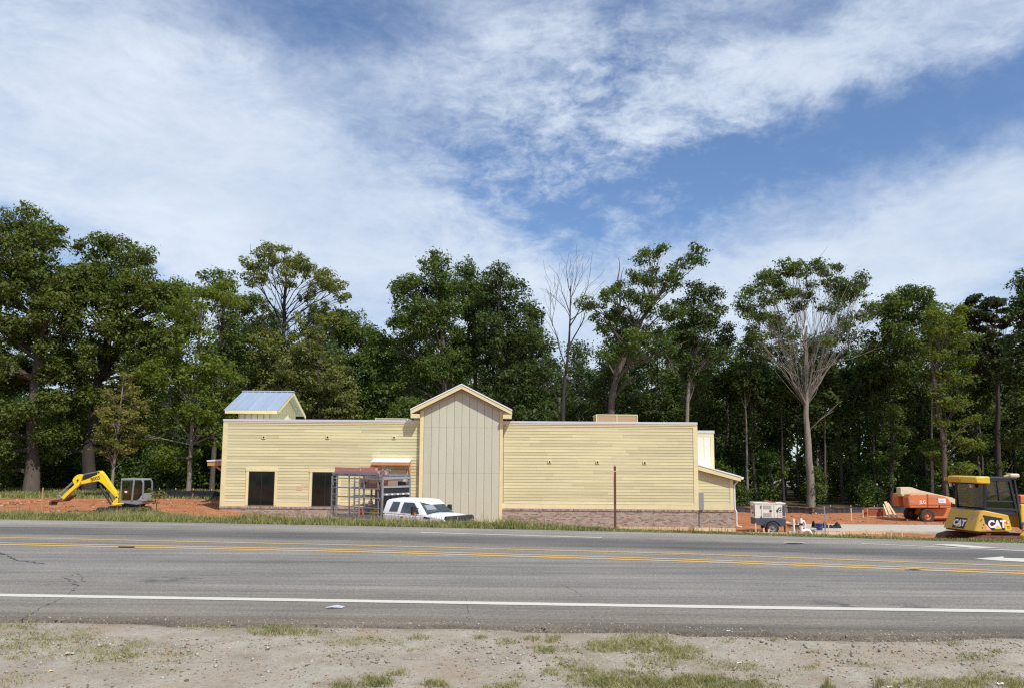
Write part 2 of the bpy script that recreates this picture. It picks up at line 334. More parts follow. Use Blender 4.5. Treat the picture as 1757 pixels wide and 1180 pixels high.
# ------------------------------------------------------------------ ground
SITE_R, SITE_L = -2.33, -1.35
def sm(t): t = np.clip(t, 0, 1); return t * t * (3 - 2 * t)
def fbm(x, y, s=1.0, seed=0):
    r = 0; a = 1
    for i in range(4):
        an = 1.3 * i + seed; c, q = math.cos(an), math.sin(an); u = (x * c - y * q) * s + seed * 3.1; v = (x * q + y * c) * s
        r = r + a * (np.sin(u * 1.7 + 1.3 * np.sin(v * 1.1 + i)) * np.cos(v * 1.3 + 1.1 * np.sin(u * .9 - i))); a *= .5; s *= 2.1
    return r / 1.9
def ground_z(x, y):
    x = np.asarray(x, float); y = np.asarray(y, float)
    e0, e1 = E_near(x), E_far(x)
    site = SITE_L + (SITE_R - SITE_L) * sm((x + 20) / 14)
    site = site + .55 * sm((x - 12) / 4) * (1 - sm((y - 27) / 10))           # higher ground round the bulldozer
    t = (y - e1 - .15) / 9.0
    amp = np.where((y > e1 + 3) & (y < 66), .07, .02) * sm((y - e1) / 5)
    z = site * sm(t) + fbm(x, y, .8, 1) * amp
    z = np.where(y < e1 + .15, -.012, z)
    z = np.where((y > e0 - .0) & (y < e1 + .0), -.10, z)
    near = -.02 - .012 * (e0 - y) + .012 * fbm(x, y, 3.0, 5)
    return np.where(y <= e0, near, z)
gx = np.r_[-2500, -900, -400, -200, -120, -80, np.arange(-60, 60.1, .5), 80, 120, 200, 400, 900, 2500]
gy = np.r_[-600, -150, -40, -10, 0, 3, np.arange(4.5, 8.2, .12), np.arange(8.5, 75, .5), np.arange(76, 130, 3), 160, 220, 320, 500, 900, 1600, 3500]
XX, YY = np.meshgrid(gx, gy); ZZ = ground_z(XX, YY)
V = np.c_[XX.ravel(), YY.ravel(), ZZ.ravel()]; nx = len(gx); ii, jj = np.meshgrid(np.arange(nx - 1), np.arange(len(gy) - 1)); a = (jj * nx + ii).ravel()
F = np.c_[a, a + 1, a + nx + 1, a + nx]
gm, n, l, b = newmat('ground')
tcg = n.new('ShaderNodeTexCoord'); PO = tcg.outputs['Object']
def gn(scale, detail=6, rough=.6, st=(1, 1, 1)):
    mp = n.new('ShaderNodeMapping'); mp.inputs['Scale'].default_value = st; l.new(PO, mp.inputs[0])
    q = n.new('ShaderNodeTexNoise'); q.inputs['Scale'].default_value = scale; q.inputs['Detail'].default_value = detail; q.inputs['Roughness'].default_value = rough; l.new(mp.outputs[0], q.inputs['Vector']); return q.outputs['Fac']
def ramp(f, stops):
    r = n.new('ShaderNodeValToRGB'); l.new(f, r.inputs[0]); e = r.color_ramp.elements
    while len(e) < len(stops): e.new(.5)
    for i, (p, c) in enumerate(stops): e[i].position = p; e[i].color = (*c, 1)
    return r.outputs[0]
def rmap(f, a0, a1):
    r = n.new('ShaderNodeMapRange'); l.new(f, r.inputs[0]); r.inputs[1].default_value = a0; r.inputs[2].default_value = a1; return r.outputs[0]
def mixc(f, c1, c2, bt='MIX'):
    x = n.new('ShaderNodeMix'); x.data_type = 'RGBA'; x.blend_type = bt
    for i, v in ((0, f), (6, c1), (7, c2)):
        if hasattr(v, 'links'): l.new(v, x.inputs[i])
        else: x.inputs[i].default_value = v if i == 0 else (*v, 1)
    return x.outputs[2]
at = {}
for nm in ('clay', 'grassy', 'forest'):
    q = n.new('ShaderNodeAttribute'); q.attribute_name = nm; at[nm] = q.outputs['Fac']
grav = ramp(gn(2.2, 8, .65), [(.30, (.29, .235, .17)), (.5, (.385, .335, .265)), (.68, (.46, .42, .35))])
grav = mixc(rmap(gn(1.1, 5), .55, .72), grav, (.34, .245, .165))
grav = mixc(rmap(gn(60, 5, .9), .54, .66), grav, (.15, .12, .09))
grav = mixc(rmap(gn(22, 6, .85), .56, .66), grav, (.20, .165, .13))
grav = mixc(rmap(gn(50, 4, .9, (1, 1.2, 1)), .60, .68), grav, (.62, .59, .54))
grav = mixc(rmap(gn(9, 6, .75), .58, .72), grav, (.20, .155, .11))
clay = ramp(gn(.9, 8, .7), [(.28, (.25, .09, .042)), (.48, (.39, .155, .07)), (.66, (.47, .225, .12)), (.8, (.46, .29, .19))])
clay = mixc(rmap(gn(5, 6, .8, (.4, 1, 1)), .54, .75), clay, (.20, .075, .04))
grs = ramp(gn(1.5, 8, .7), [(.3, (.07, .09, .025)), (.7, (.17, .17, .06))])
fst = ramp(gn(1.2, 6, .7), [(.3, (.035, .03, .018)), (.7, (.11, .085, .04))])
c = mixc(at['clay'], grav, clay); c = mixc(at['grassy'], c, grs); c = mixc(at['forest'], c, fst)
l.new(c, b.inputs['Base Color']); b.inputs['Roughness'].default_value = .95; b.inputs['Specular IOR Level'].default_value = .15
bp = n.new('ShaderNodeBump'); bp.inputs['Strength'].default_value = .7; bp.inputs['Distance'].default_value = .025
hh = n.new('ShaderNodeMath'); hh.operation = 'ADD'; l.new(gn(26, 6, .75), hh.inputs[0]); l.new(gn(7, 6, .6), hh.inputs[1]); l.new(hh.outputs[0], bp.inputs['Height']); l.new(bp.outputs[0], b.inputs['Normal'])
ground = np_mesh('ground', V, F, gm, kind='structure', smooth=True)
xs, ys = V[:, 0], V[:, 1]; e1 = E_far(xs); nzv = fbm(xs, ys, .6, 2)
clayv = sm((ys - e1 - 1.5 + nzv) / 1.2)
gr = sm((ys - e1) / .25) * (1 - sm((ys - e1 - 4.0 + 1.6 * nzv) / 1.5))
gr = np.maximum(gr, sm((-(xs) - 10) / 5) * sm((ys - 55 + 2 * nzv) / 1.5))
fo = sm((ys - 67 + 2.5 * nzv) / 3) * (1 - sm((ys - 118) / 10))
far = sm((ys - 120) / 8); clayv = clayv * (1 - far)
gr = np.where(ys < 4.0, .5, gr); gr = np.where(ys > 300, 1, gr)
for nm, val in (('clay', clayv), ('grassy', gr), ('forest', fo)):
    A = ground.data.attributes.new(nm, 'FLOAT', 'POINT'); A.data.foreach_set('value', np.asarray(val, np.float32))

# ------------------------------------------------------------------ road
def road_grid(rows, xs):
    V = []; A = []
    for k, (yf, t) in enumerate(rows):
        y = yf(xs); V.append(np.c_[xs, y, np.zeros_like(xs)]); A.append(np.full(len(xs), t))
    V = np.concatenate(V); A = np.concatenate(A); nx = len(xs); nr = len(rows)
    ii, jj = np.meshgrid(np.arange(nx - 1), np.arange(nr - 1)); a = (jj * nx + ii).ravel()
    return V, np.c_[a, a + 1, a + nx + 1, a + nx], A
def lerpf(f, g, t): return lambda x: f(x) * (1 - t) + g(x) * t
rag = lambda x: E_near(x) + .05 * fbm(x, x * 0 + 1, 2.2, 3) + .035 * fbm(x, x * 0, 9.0, 4)
rows = [(rag, 0.0)] + [(lerpf(E_near, E_white, t), t) for t in (.2, .5, .8, 1)] + [(lerpf(E_white, E_yel, t), 1 + t) for t in np.linspace(.1, 1, 10)] + \
       [(lerpf(E_yel, E_yel2, t), 2 + t) for t in (.5, 1)] + [(lerpf(E_yel2, E_far, t), 3 + t) for t in np.linspace(.1, 1, 10)]
xsr = np.r_[-400, -200, -120, -80, np.arange(-50, -14, .5), np.arange(-14, 14, .05), np.arange(14, 50.1, .5), 80, 120, 200, 400]
V, F, A = road_grid(rows, xsr)
k = len(V); sk = np.c_[xsr, rag(xsr) - .01, np.full_like(xsr, -.09)]; nx = len(xsr)
V = np.r_[V, sk]; a = np.arange(nx - 1); F = np.r_[F, np.c_[k + a, k + a + 1, a + 1, a]]; A = np.r_[A, np.zeros(nx)]
rm, n, l, b = newmat('asphalt'); tcg = n.new('ShaderNodeTexCoord'); PO = tcg.outputs['Object']
q = n.new('ShaderNodeAttribute'); q.attribute_name = 'across'
wob = n.new('ShaderNodeMath'); wob.operation = 'MULTIPLY_ADD'; l.new(gn(1.3, 5, .6, (.25, 1, 1)), wob.inputs[0]); wob.inputs[1].default_value = .22; l.new(q.outputs['Fac'], wob.inputs[2])
div = n.new('ShaderNodeMath'); div.operation = 'DIVIDE'; l.new(wob.outputs[0], div.inputs[0]); div.inputs[1].default_value = 4.2
base = ramp(div.outputs[0], [(0.0, (.075, .066, .058)), (.055, (.115, .104, .092)), (.12, (.150, .139, .127)), (.27, (.158, .150, .143)), (.36, (.165, .163, .162)), (.42, (.142, .141, .142)), (.48, (.168, .165, .162)),
                         (.60, (.150, .148, .147)), (.735, (.175, .165, .150)), (.765, (.165, .157, .147)), (.80, (.088, .087, .089)), (.865, (.105, .104, .106)), (.90, (.19, .183, .175)), (1.0, (.205, .195, .182))])
base = mixc(.85, base, ramp(gn(75, 6, .9), [(.34, (.10, .10, .10)), (.50, (.50, .50, .50)), (.62, (.98, .95, .90))]), 'OVERLAY')
base = mixc(.75, base, ramp(gn(24, 6, .85), [(.35, (.25, .25, .25)), (.65, (.76, .75, .73))]), 'OVERLAY')
base = mixc(.5, base, ramp(gn(2.2, 6, .8, (.05, 1.6, 1)), [(.38, (.30, .30, .30)), (.62, (.70, .70, .70))]), 'OVERLAY')
base = mixc(.55, base, ramp(gn(1.6, 7, .7, (.12, 1, 1)), [(.35, (.36, .36, .36)), (.65, (.64, .64, .64))]), 'OVERLAY')
base = mixc(.45, base, ramp(gn(.5, 5, .6), [(.35, (.40, .40, .41)), (.65, (.60, .59, .58))]), 'OVERLAY')
base = mixc(rmap(gn(150, 2, .5), .70, .76), base, (.42, .40, .37))
base = mixc(1.0, base, (1.28, 1.22, 1.13), 'MULTIPLY')
base = mixc(rmap(gn(.35, 7, .75), .60, .66), base, (.12, .115, .11))
l.new(base, b.inputs['Base Color']); b.inputs['Roughness'].default_value = .85; b.inputs['Specular IOR Level'].default_value = .3
bp = n.new('ShaderNodeBump'); bp.inputs['Strength'].default_value = .45; bp.inputs['Distance'].default_value = .006; l.new(gn(160, 4, .8), bp.inputs['Height']); l.new(bp.outputs[0], b.inputs['Normal'])
road = np_mesh('road', V, F, rm, kind='structure')
at_ = road.data.attributes.new('across', 'FLOAT', 'POINT'); at_.data.foreach_set('value', A.astype(np.float32))
def strip(name, f, w, mat, x0=-200, x1=200, z=.005, wf=None, parent=None, kind='structure', step=.3):
    xs = np.arange(x0, x1 + .001, step) if x1 - x0 < 60 else np.r_[x0, -80, np.arange(-40, 40, step), 80, x1]
    ww = w if wf is None else wf(xs)
    c = f(xs) if callable(f) else f
    jit = .006 * fbm(xs, xs * 0, 8, 1)
    V = np.r_[np.c_[xs, c - ww / 2 + jit, xs * 0 + z], np.c_[xs, c + ww / 2 - jit, xs * 0 + z]]; nx = len(xs); a = np.arange(nx - 1)
    o = np_mesh(name, V, np.c_[a, a + 1, a + nx + 1, a + nx], MT[mat], parent=parent, kind=kind); return o
strip('edge_line', E_white, .165, 'roadwhite')
strip('centre_line', lambda x: E_yel(x) + .13, .10, 'roadyellow'); strip('centre_line', lambda x: E_yel(x) - .13, .12, 'roadyellow')
strip('faded_centre_line', E_yel2, .13, 'fadedyellow')
def seg(name, p0, p1, w0, w1, mat='roadwhite', z=.005):
    a, c = G(*p0), G(*p1)
    f = lambda x: a.y + (c.y - a.y) * (x - a.x) / (c.x - a.x)
    strip(name, f, 0, mat, a.x, c.x, z, wf=lambda x: w0 + (w1 - w0) * (x - a.x) / (c.x - a.x), step=.15)
seg('lane_dash', (722, 912.8), (1040, 922), .11, .11)
seg('lane_dash', (1477, 931.8), (1850, 948.5), .08, .12)
a, c = G(1600, 932.4), G(1850, 941)
mbA = MB(); q0, q1, q2 = G(1596, 933.4), G(1640, 933.6), G(1725, 940.6)
mbA.add([(q0.x, q0.y, .009), (q1.x, q1.y, .009), (q2.x, q2.y, .009), (q2.x - .6, q2.y + .06, .009)], [(0, 1, 2, 3)]); mbA.build('lane_arrow', 'roadwhite', kind='structure')
q = [G(1672, 958), G(1722, 954.2), G(1722, 956.6), G(1850, 960), G(1850, 966), G(1757, 963.5), G(1712, 961.2)]
MB().add([(p.x, p.y, .006) for p in q], [tuple(range(len(q)))]).build('lane_arrow', 'roadwhite', kind='structure')
# cracks in the asphalt: thin dark recessed strips
def crack(pts, w, seed):
    r = random.Random(seed); P3 = [G(*p) for p in pts]; path = []
    for i in range(len(P3) - 1):
        for t in np.linspace(0, 1, 9)[:-1]:
            p = P3[i].lerp(P3[i + 1], t); path.append((p.x + r.uniform(-.03, .03), p.y + r.uniform(-.05, .05)))
    V = []
    for i, p in enumerate(path):
        ww = w * (.4 + r.random()); ww *= .7; V += [(p[0], p[1] - ww, .0042), (p[0] + .3 * ww, p[1] + ww, .0042)]
    MB().add(V, [(2 * i, 2 * i + 2, 2 * i + 3, 2 * i + 1) for i in range(len(path) - 1)]).build('road_crack', 'crackdark', kind='structure')
for k_, (pts, w) in enumerate([([(36, 1064), (75, 1038), (92, 1032), (125, 1014), (132, 1003), (122, 997), (105, 990), (130, 985)], .010),
                  ([(0, 948), (12, 952), (30, 960), (80, 968)], .022), ([(1000, 1023), (985, 1012), (960, 1000)], .006), ([(806, 1065), (803, 1050), (795, 1020)], .006),
                  ([(120, 1000), (142, 998), (135, 980)], .006)]):
    crack(pts, w, k_)
# ------------------------------------------------------------------ the building
FY = 46.0
def FX(px, py=800, Y=FY): return P(px, py, Y).x
def FZ(py, px=800, Y=FY): return P(px, py, Y).z
zb = -2.6                                  # brick foot, below the soil
z_br = FZ(870.8)                            # top of the brick base
z_top = FZ(721.3)                           # top of the parapet coping
xL, xR = FX(382, 800), FX(1196, 800)
tL, tR = FX(721.5, 790), FX(861.5, 790)      # gabled bay
bld = thing('restaurant_building', 'new one storey building with pale yellow siding, brick base and tall central gable', 'building', ((xL + xR) / 2, FY + 8, SITE_R))
def bx(name, mat, x0, x1, y0, y1, z0, z1, parent=bld, bevel=0, kind=None, label=None):
    return MB().box(x0, x1, y0, y1, z0, z1).build(name, mat, parent, bevel, world=True, kind=kind, label=label)
BD = 16.0
bx('wall_core', 'siding', xL + .04, xR - .04, FY + .03, FY + BD, zb, z_top - .30)
bx('flat_roof', 'black', xL + .3, xR - .3, FY + .3, FY + BD - .3, z_top - .62, z_top - .60)
# brick base: real bricks, too small to pick apart
def bricks(name, x0, x1, yf, z0, z1, seed):
    m = MB(); r = random.Random(seed); h = .0677
    m_ = []; z = z1 - .12; row = 0
    x = x0
    while x < x1 - .03:                     # soldier (rowlock) course on top
        m.box(x, min(x + .056, x1), yf - .045 - r.uniform(0, .012), yf, z1 - .11, z1 - .002); x += .0677
    while z > z0:
        x = x0 - (.1 if row % 2 else 0)
        while x < x1 - .02:
            m.box(max(x, x0), min(x + .194, x1), yf - r.uniform(.008, .012), yf, z - h + .011, z); x += .2032
        z -= h; row += 1
    o = m.build(name, 'brick', bld, world=True, kind='stuff'); return o
def brickmat():
    m, n, l, b = newmat('brickwork'); ge = n.new('ShaderNodeNewGeometry'); r = n.new('ShaderNodeValToRGB'); l.new(ge.outputs['Random Per Island'], r.inputs[0])
    st = [(0, (.20, .15, .125)), (.12, (.29, .215, .17)), (.35, (.37, .285, .225)), (.6, (.42, .345, .28)), (.85, (.46, .395, .33)), (1, (.36, .30, .26))]
    e = r.color_ramp.elements
    while len(e) < len(st): e.new(.5)
    for i, (p, c) in enumerate(st): e[i].position = p; e[i].color = (*c, 1)
    l.new(r.outputs[0], b.inputs['Base Color']); b.inputs['Roughness'].default_value = .9; return m
MT['brick'] = brickmat()
for s_, (a_, b_, yf) in enumerate(((xL - .06, tL - .02, FY), (tR + .02, xR + .02, FY))):
    bx('mortar_bed', 'mortar', a_, b_, yf - .010, yf + .02, zb, z_br - .004); bricks('brick_base', a_, b_, yf - .010, zb + .1, z_br, s_)
# lap siding boards, one by one
EXPO = .1778
def siding(x0, x1, yf, z0, z1, holes=(), seed=0, joints=None, parent=bld, topclip=None):
    r = random.Random(seed); z = z0; row = 0
    while z < z1 - .03:
        zt = min(z + EXPO + .02, z1)
        spans = [(x0, x1)]
        for (h0, h1, hz0, hz1) in holes:
            if zt > hz0 + .02 and z < hz1 - .02:
                ns = []
                for (s0, s1) in spans:
                    if h1 <= s0 or h0 >= s1: ns.append((s0, s1)); continue
                    if h0 > s0: ns.append((s0, h0))
                    if h1 < s1: ns.append((h1, s1))
                spans = ns
        for (s0, s1) in spans:
            cuts = [s0]; c = s0 + r.uniform(1.2, 4.8)
            while c < s1 - .8: cuts.append(c); c += 4.88 if r.random() < .6 else r.uniform(2.4, 4.8)
            cuts.append(s1)
            for k in range(len(cuts) - 1):
                a0, a1 = cuts[k] + .0015, cuts[k + 1] - .0015
                if topclip: 
                    a1 = min(a1, topclip(z + EXPO)); 
                    if a1 - a0 < .1: continue
                m = MB(); t0 = .030 + r.uniform(-.002, .003)
                m.add([(a0, yf - t0, z), (a1, yf - t0, z), (a1, yf, z), (a0, yf, z), (a0, yf - .012, zt), (a1, yf - .012, zt), (a1, yf, zt), (a0, yf, zt)],
                      [(0, 3, 2, 1), (4, 5, 6, 7), (0, 1, 5, 4), (1, 2, 6, 5), (2, 3, 7, 6), (3, 0, 4, 7)])
                m.build('siding_board', 'siding', parent, world=True)
        z += EXPO; row += 1
zs0 = FZ(862.0)                              # top of the skirt board
zs1 = z_top - .32
# window and door openings
def wpx(p0, p1, q0, q1): return (FX(p0, (q0 + q1) / 2), FX(p1, (q0 + q1) / 2), FZ(q1), FZ(q0))
W1 = wpx(426.5, 471, 810.5, 868.5); W2 = wpx(535.5, 580, 811, 869); DR = wpx(645, 697, 806, 905)
tw = .16
holes = [(w[0] - tw, w[1] + tw, w[2] - .3, w[3] + .20) for w in (W1, W2)] + [(DR[0], DR[1], -9, DR[3])]
cb = .27
siding(xL + cb - .06, tL - .002, FY, zs0, zs1, holes, 1)
siding(tR + .10, xR - cb + .06, FY, zs0, zs1, (), 2)
for (a_, b_) in ((xL - .03, DR[0]), (DR[1], tL), (tR, xR)):
    cuts = [a_]; 
    while cuts[-1] + 4.9 < b_: cuts.append(cuts[-1] + 4.9)
    cuts.append(b_)
    for c0, c1 in zip(cuts[:-1], cuts[1:]):
        segs = [(c0, c1)]
        for w in (W1, W2):
            ns = []
            for s0, s1 in segs:
                if w[1] < s0 or w[0] > s1: ns.append((s0, s1))
                else:
                    if w[0] > s0: ns.append((s0, w[0]))
                    if w[1] < s1: ns.append((w[1], s1))
            segs = ns
        for s0, s1 in segs:
            if s1 - s0 > .05: bx('skirt_board', 'trim', s0 + .002, s1 - .002, FY - .050, FY, z_br + .004, zs0 - .004)
for a_, b_ in ((xL, tL), (tR, xR)):
    segs = [(a_ + .26, b_ - (.26 if b_ == xR else 0))]
    for w in ((W1[0] - tw, W1[1] + tw), (W2[0] - tw, W2[1] + tw), (DR[0], DR[1])):
        segs = [q_ for s0, s1 in segs for q_ in (((s0, s1),) if (w[1] < s0 or w[0] > s1) else ((s0, w[0]), (w[1], s1)))]
    for s0, s1 in segs: bx('drip_cap', 'panelwhite', s0, s1, FY - .065, FY, zs0 - .003, zs0 + .022)
    bx('frieze_board', 'trim', a_ + .2, b_ - .1, FY - .046, FY, zs1 + .003, z_top - .15)
    bx('coping', 'coping', a_ - (.07 if a_ == xL else 0), b_ + (.05 if b_ == xR else 0), FY - .10, FY + .40, z_top - .135, z_top, bevel=.008)
    bx('coping_fascia', 'trim', a_ - (.045 if a_ == xL else 0), b_ + (.03 if b_ == xR else 0), FY - .075, FY + .2, z_top - .21, z_top - .137)
bx('parapet_wall', 'siding', xL + .05, xR - .05, FY + .004, FY + .3, z_top - .33, z_top - .15)
bx('corner_board', 'trim', xL - .055, xL + .215, FY - .056, FY + .2, z_br, z_top - .213)
bx('corner_board', 'trim', xR - .215, xR + .045, FY - .056, FY + .2, z_br - .03, z_top - .213)
for (w, sd) in ((W1, 0), (W2, 1)):
    wn = bx('window', 'black', w[0], w[1], FY - .035, FY + .10, w[2], w[3])
    wn.data.clear_geometry() if False else None
    bx('pane', 'darkglass', w[0] + .035, w[1] - .035, FY - .040, FY - .036, w[2] + .035, w[3] - .035, parent=wn)
    bx('mullion', 'black', (w[0] + w[1]) / 2 - .02, (w[0] + w[1]) / 2 + .02, FY - .052, FY - .041, w[2] + .036, w[3] - .036, parent=wn)
    bx('side_trim', 'trim', w[0] - tw, w[0] - .003, FY - .066, FY - .001, w[2], w[3], parent=wn); bx('side_trim', 'trim', w[1] + .003, w[1] + tw, FY - .066, FY - .001, w[2], w[3], parent=wn)
    bx('head_trim', 'trim', w[0] - tw - .03, w[1] + tw + .03, FY - .078, FY - .001, w[3] + .003, w[3] + .20, parent=wn)
for (p0, p1, q0, q1) in ((519, 535, 831, 836.3), (510, 520, 836.8, 842)):
    bx('bare_board', 'lumber', FX(p0), FX(p1), FY - .036, FY - .030, FZ(q1), FZ(q0))
# door, awning
dr = bx('door_recess', 'interior', DR[0], DR[1], FY - .020, FY + .02, zb + .2, DR[3])
bx('wall_panel', 'panel', DR[0] + .02, DR[1] - .02, FY - .034, FY - .021, FZ(835), DR[3], parent=dr)
bx('door_leaf', 'black', DR[1] - .95, DR[1] - .04, FY - .055, FY - .036, zb + .3, FZ(826), parent=dr)
ax0, ax1 = FX(641), FX(706.5); az0, az1 = FZ(797), FZ(788)
aw = MB().add([(ax0, FY - .95, az0 + .12), (ax1, FY - .95, az0 + .12), (ax1, FY - .02, az1 - .02), (ax0, FY - .02, az1 - .02), (ax0, FY - .95, az0 + .17), (ax1, FY - .95, az0 + .17), (ax1, FY - .02, az1 + .04), (ax0, FY - .02, az1 + .04)],
              [(0, 3, 2, 1), (4, 5, 6, 7), (0, 1, 5, 4), (1, 2, 6, 5), (2, 3, 7, 6), (3, 0, 4, 7)]).build('awning_roof', 'whitemetal', bld, world=True)
for k in range(8):
    x = ax0 + (ax1 - ax0) * (k + .5) / 8; MB().beam((x, FY - .94, az0 + .185), (x, FY - .04, az1 + .055), .02, .03).build('seam', 'whitemetal', aw, world=True)
bx('awning_fascia', 'timber', ax0 + .03, ax1 - .03, FY - .93, FY - .86, az0 - .04, az0 + .117, parent=aw)
for x in (ax0 + .10, ax1 - .10):
    MB().beam((x, FY - .90, az0), (x, FY - .10, az0 - .95), .09, .09).build('brace', 'timber', aw, world=True)
    MB().beam((x, FY - .855, az0 + .03), (x, FY - .05, az0 + .10), .09, .12).build('rafter', 'timber', aw, world=True)
    bx('wall_post', 'timber', x - .045, x + .045, FY - .14, FY - .045, az0 - 1.1, az0 - .02, parent=aw)
# six light-fixture blocks on the siding
for (p, q) in ((453, 749.5), (562.5, 749.5), (676.5, 750), (943, 791.5), (1025, 792), (1106, 793)):
    x, z = FX(p, q), FZ(q, p)
    o = bx('fixture_block', 'trim', x - .11, x + .11, FY - .075, FY - .03, z - .09, z + .09, bevel=.01)
    MB().cyl((x, FY - .085, z), (x, FY - .074, z), .055, 12).build('junction_box', 'black', o, world=True)
# tower: the gabled bay with board panels
TY = FY - .28
apx = FX(791.5, 660); z_ap = FZ(664, Y=TY); z_ev = FZ(706, Y=TY)
zt_b = FZ(893, Y=TY) - .15
hw = (tR - tL) / 2; xc = (tL + tR) / 2
slope = (FZ(656, Y=TY - .4) - FZ(699, Y=TY - .4)) / (FX(878.5, Y=TY - .4) - FX(792, Y=TY - .4))
def rf(x, top): return top - slope * abs(x - xc)
zap = FZ(658.5, Y=TY - .4)
MB().prism([(tL, zb), (tR, zb), (tR, rf(tR, zap) - .30), (xc, zap - .30), (tL, rf(tL, zap) - .30)], 'y', TY + .035, FY + 3.5).build('bay_core', 'panel', bld, world=True)
npan = 10; x0p, x1p = tL + .20, tR - .16; pw = (x1p - x0p) / npan
for k in range(npan):
    a0, a1 = x0p + k * pw + .010, x0p + (k + 1) * pw - .010
    pts = [(a0, zt_b + .18), (a1, zt_b + .18), (a1, rf(a1, zap) - .46)] + ([(xc, zap - .46)] if a0 < xc < a1 else []) + [(a0, rf(a0, zap) - .46)]
    MB().prism(pts, 'y', TY, TY + .034).build('siding_panel', 'panel', bld, world=True)
    if k: bx('batten', 'groove', x0p + k * pw - .010, x0p + k * pw + .010, TY + .012, TY + .034, zt_b + .18, rf(x0p + k * pw, zap) - .47)
bx('corner_board', 'trim', tL - .03, tL + .185, TY - .03, FY + .02, zt_b, rf(tL, zap) - .35)
bx('corner_board', 'trim', tR - .15, tR + .03, TY - .03, FY + .02, zt_b, rf(tR, zap) - .35)
for q in (733, 811): bx('panel_seam', 'groove', tL + .20, tR - .17, TY - .0015, TY + .002, FZ(q, Y=TY) - .003, FZ(q, Y=TY) + .003)
bx('skirt_board', 'trim', tL + .19, tR - .155, TY - .02, TY + .03, zt_b - .05, zt_b + .176)
for sg in (-1, 1):
    xe = xc + sg * (FX(879, 700, TY - .42) - xc)
    zz0, zz1 = zap, rf(xe, zap)
    r_ = MB().prism([(xc, zz0 - .05), (xe, zz1 - .05), (xe, zz1 + .03), (xc, zz0 + .03)], 'y', TY - .46, FY + 3.7).build('gable_roof', 'whitemetal', bld, world=True)
    MB().prism([(xc, zz0 - .27), (xe - sg * .02, rf(xe, zap) - .27), (xe - sg * .02, zz1 - .055), (xc, zz0 - .055)], 'y', TY - .43, TY - .36).build('rake_board', 'trim', bld, world=True)
    MB().prism([(xc, zz0 - .26), (xe - sg * .05, zz1 - .26), (xe - sg * .05, zz1 - .06), (xc, zz0 - .06)], 'y', TY - .355, FY + 3.5).build('soffit', 'lumber', bld, world=True)
    bx('eave_return', 'trim', min(xe - sg * .03, xc + sg * (hw + .035)), max(xe - sg * .03, xc + sg * (hw + .035)), TY - .42, TY + .2, zz1 - .50, zz1 - .262)
bx('low_roof_block', 'trim', FX(709.5, Y=FY + 1), tL - .03, FY + .8, FY + 1.6, z_top - .1, FZ(712, Y=FY + 1))
# lantern on the roof at left
LY0, LY1, LY2 = 49.0, 52.3, 55.6
lx0, lx1 = FX(384, 705, LY0), FX(478, 706, LY0); le, lr = FZ(703.5, 430, LY0), FZ(672.5, 460, LY1)
lan = bx('lantern', 'panelwhite', lx0 + .75, lx1 - .62, LY0 + .5, LY2 - .5, z_top - .7, le - .10)
def rp(name, mat, t0, t1, x0, x1, parent, off=0, th=.04):
    o = []
    for (ya, za, yb, zb_) in t0: o.append(MB().add([(x0, ya, za), (x1, ya, za), (x1, yb, zb_), (x0, yb, zb_), (x0, ya, za + th), (x1, ya, za + th), (x1, yb, zb_ + th), (x0, yb, zb_ + th)],
        [(0, 3, 2, 1), (4, 5, 6, 7), (0, 1, 5, 4), (1, 2, 6, 5), (2, 3, 7, 6), (3, 0, 4, 7)]).build(name, mat, parent, world=True))
    return o
nrp = 9
for k in range(nrp):
    a0, a1 = lx0 + (lx1 - lx0) * k / nrp, lx0 + (lx1 - lx0) * (k + 1) / nrp
    rp('roof_panel', 'metalroof', [(LY0, le, LY1, lr), (LY2, le, LY1, lr)], None, a0 + .002, a1 - .002, lan)
    if k: MB().beam((a0, LY0, le + .06), (a0, LY1, lr + .06), .03, .05).build('roof_seam', 'metalroof', lan, world=True)
bx('ridge_cap', 'coping', lx0 - .02, lx1 + .02, LY1 - .14, LY1 + .14, lr + .045, lr + .09, parent=lan)
bx('eave_board', 'trim', lx0 + .02, lx1 - .02, LY0 + .0, LY0 + .05, le - .20, le - .003, parent=lan)
for x in (lx1 - .06, lx0 + .02):
    for (ya, yb) in ((LY0, LY1), (LY2, LY1)):
        MB().add([(x, ya, le - .20), (x + .05, ya, le - .20), (x + .05, yb, lr - .20), (x, yb, lr - .20), (x, ya, le - .003), (x + .05, ya, le - .003), (x + .05, yb, lr - .003), (x, yb, lr - .003)],
              [(0, 3, 2, 1), (4, 5, 6, 7), (0, 1, 5, 4), (1, 2, 6, 5), (2, 3, 7, 6), (3, 0, 4, 7)]).build('barge_board', 'trim', lan, world=True)
MB().prism([(LY0 + .5, le - .11), (LY2 - .5, le - .11), (LY2 - .5, le + .2), (LY1, lr - .05), (LY0 + .5, le + .2)], 'x', lx0 + .75, lx1 - .62).build('gable_wall', 'panelwhite', lan, world=True)
for k in range(13):
    y = LY0 + .6 + k * (LY2 - LY0 - 1.2) / 12; zt = lr - .06 - (lr - le - .2) * abs(y - LY1) / (LY1 - LY0 - .5)
    bx('batten', 'trim', lx1 - .62, lx1 - .595, y - .03, y + .03, z_top - .6, zt, parent=lan)
for k in range(6):
    x = lx0 + .8 + k * (lx1 - lx0 - 1.5) / 5; bx('batten', 'timber', x - .02, x + .02, LY0 + .475, LY0 + .499, z_top - .6, le - .1, parent=lan)
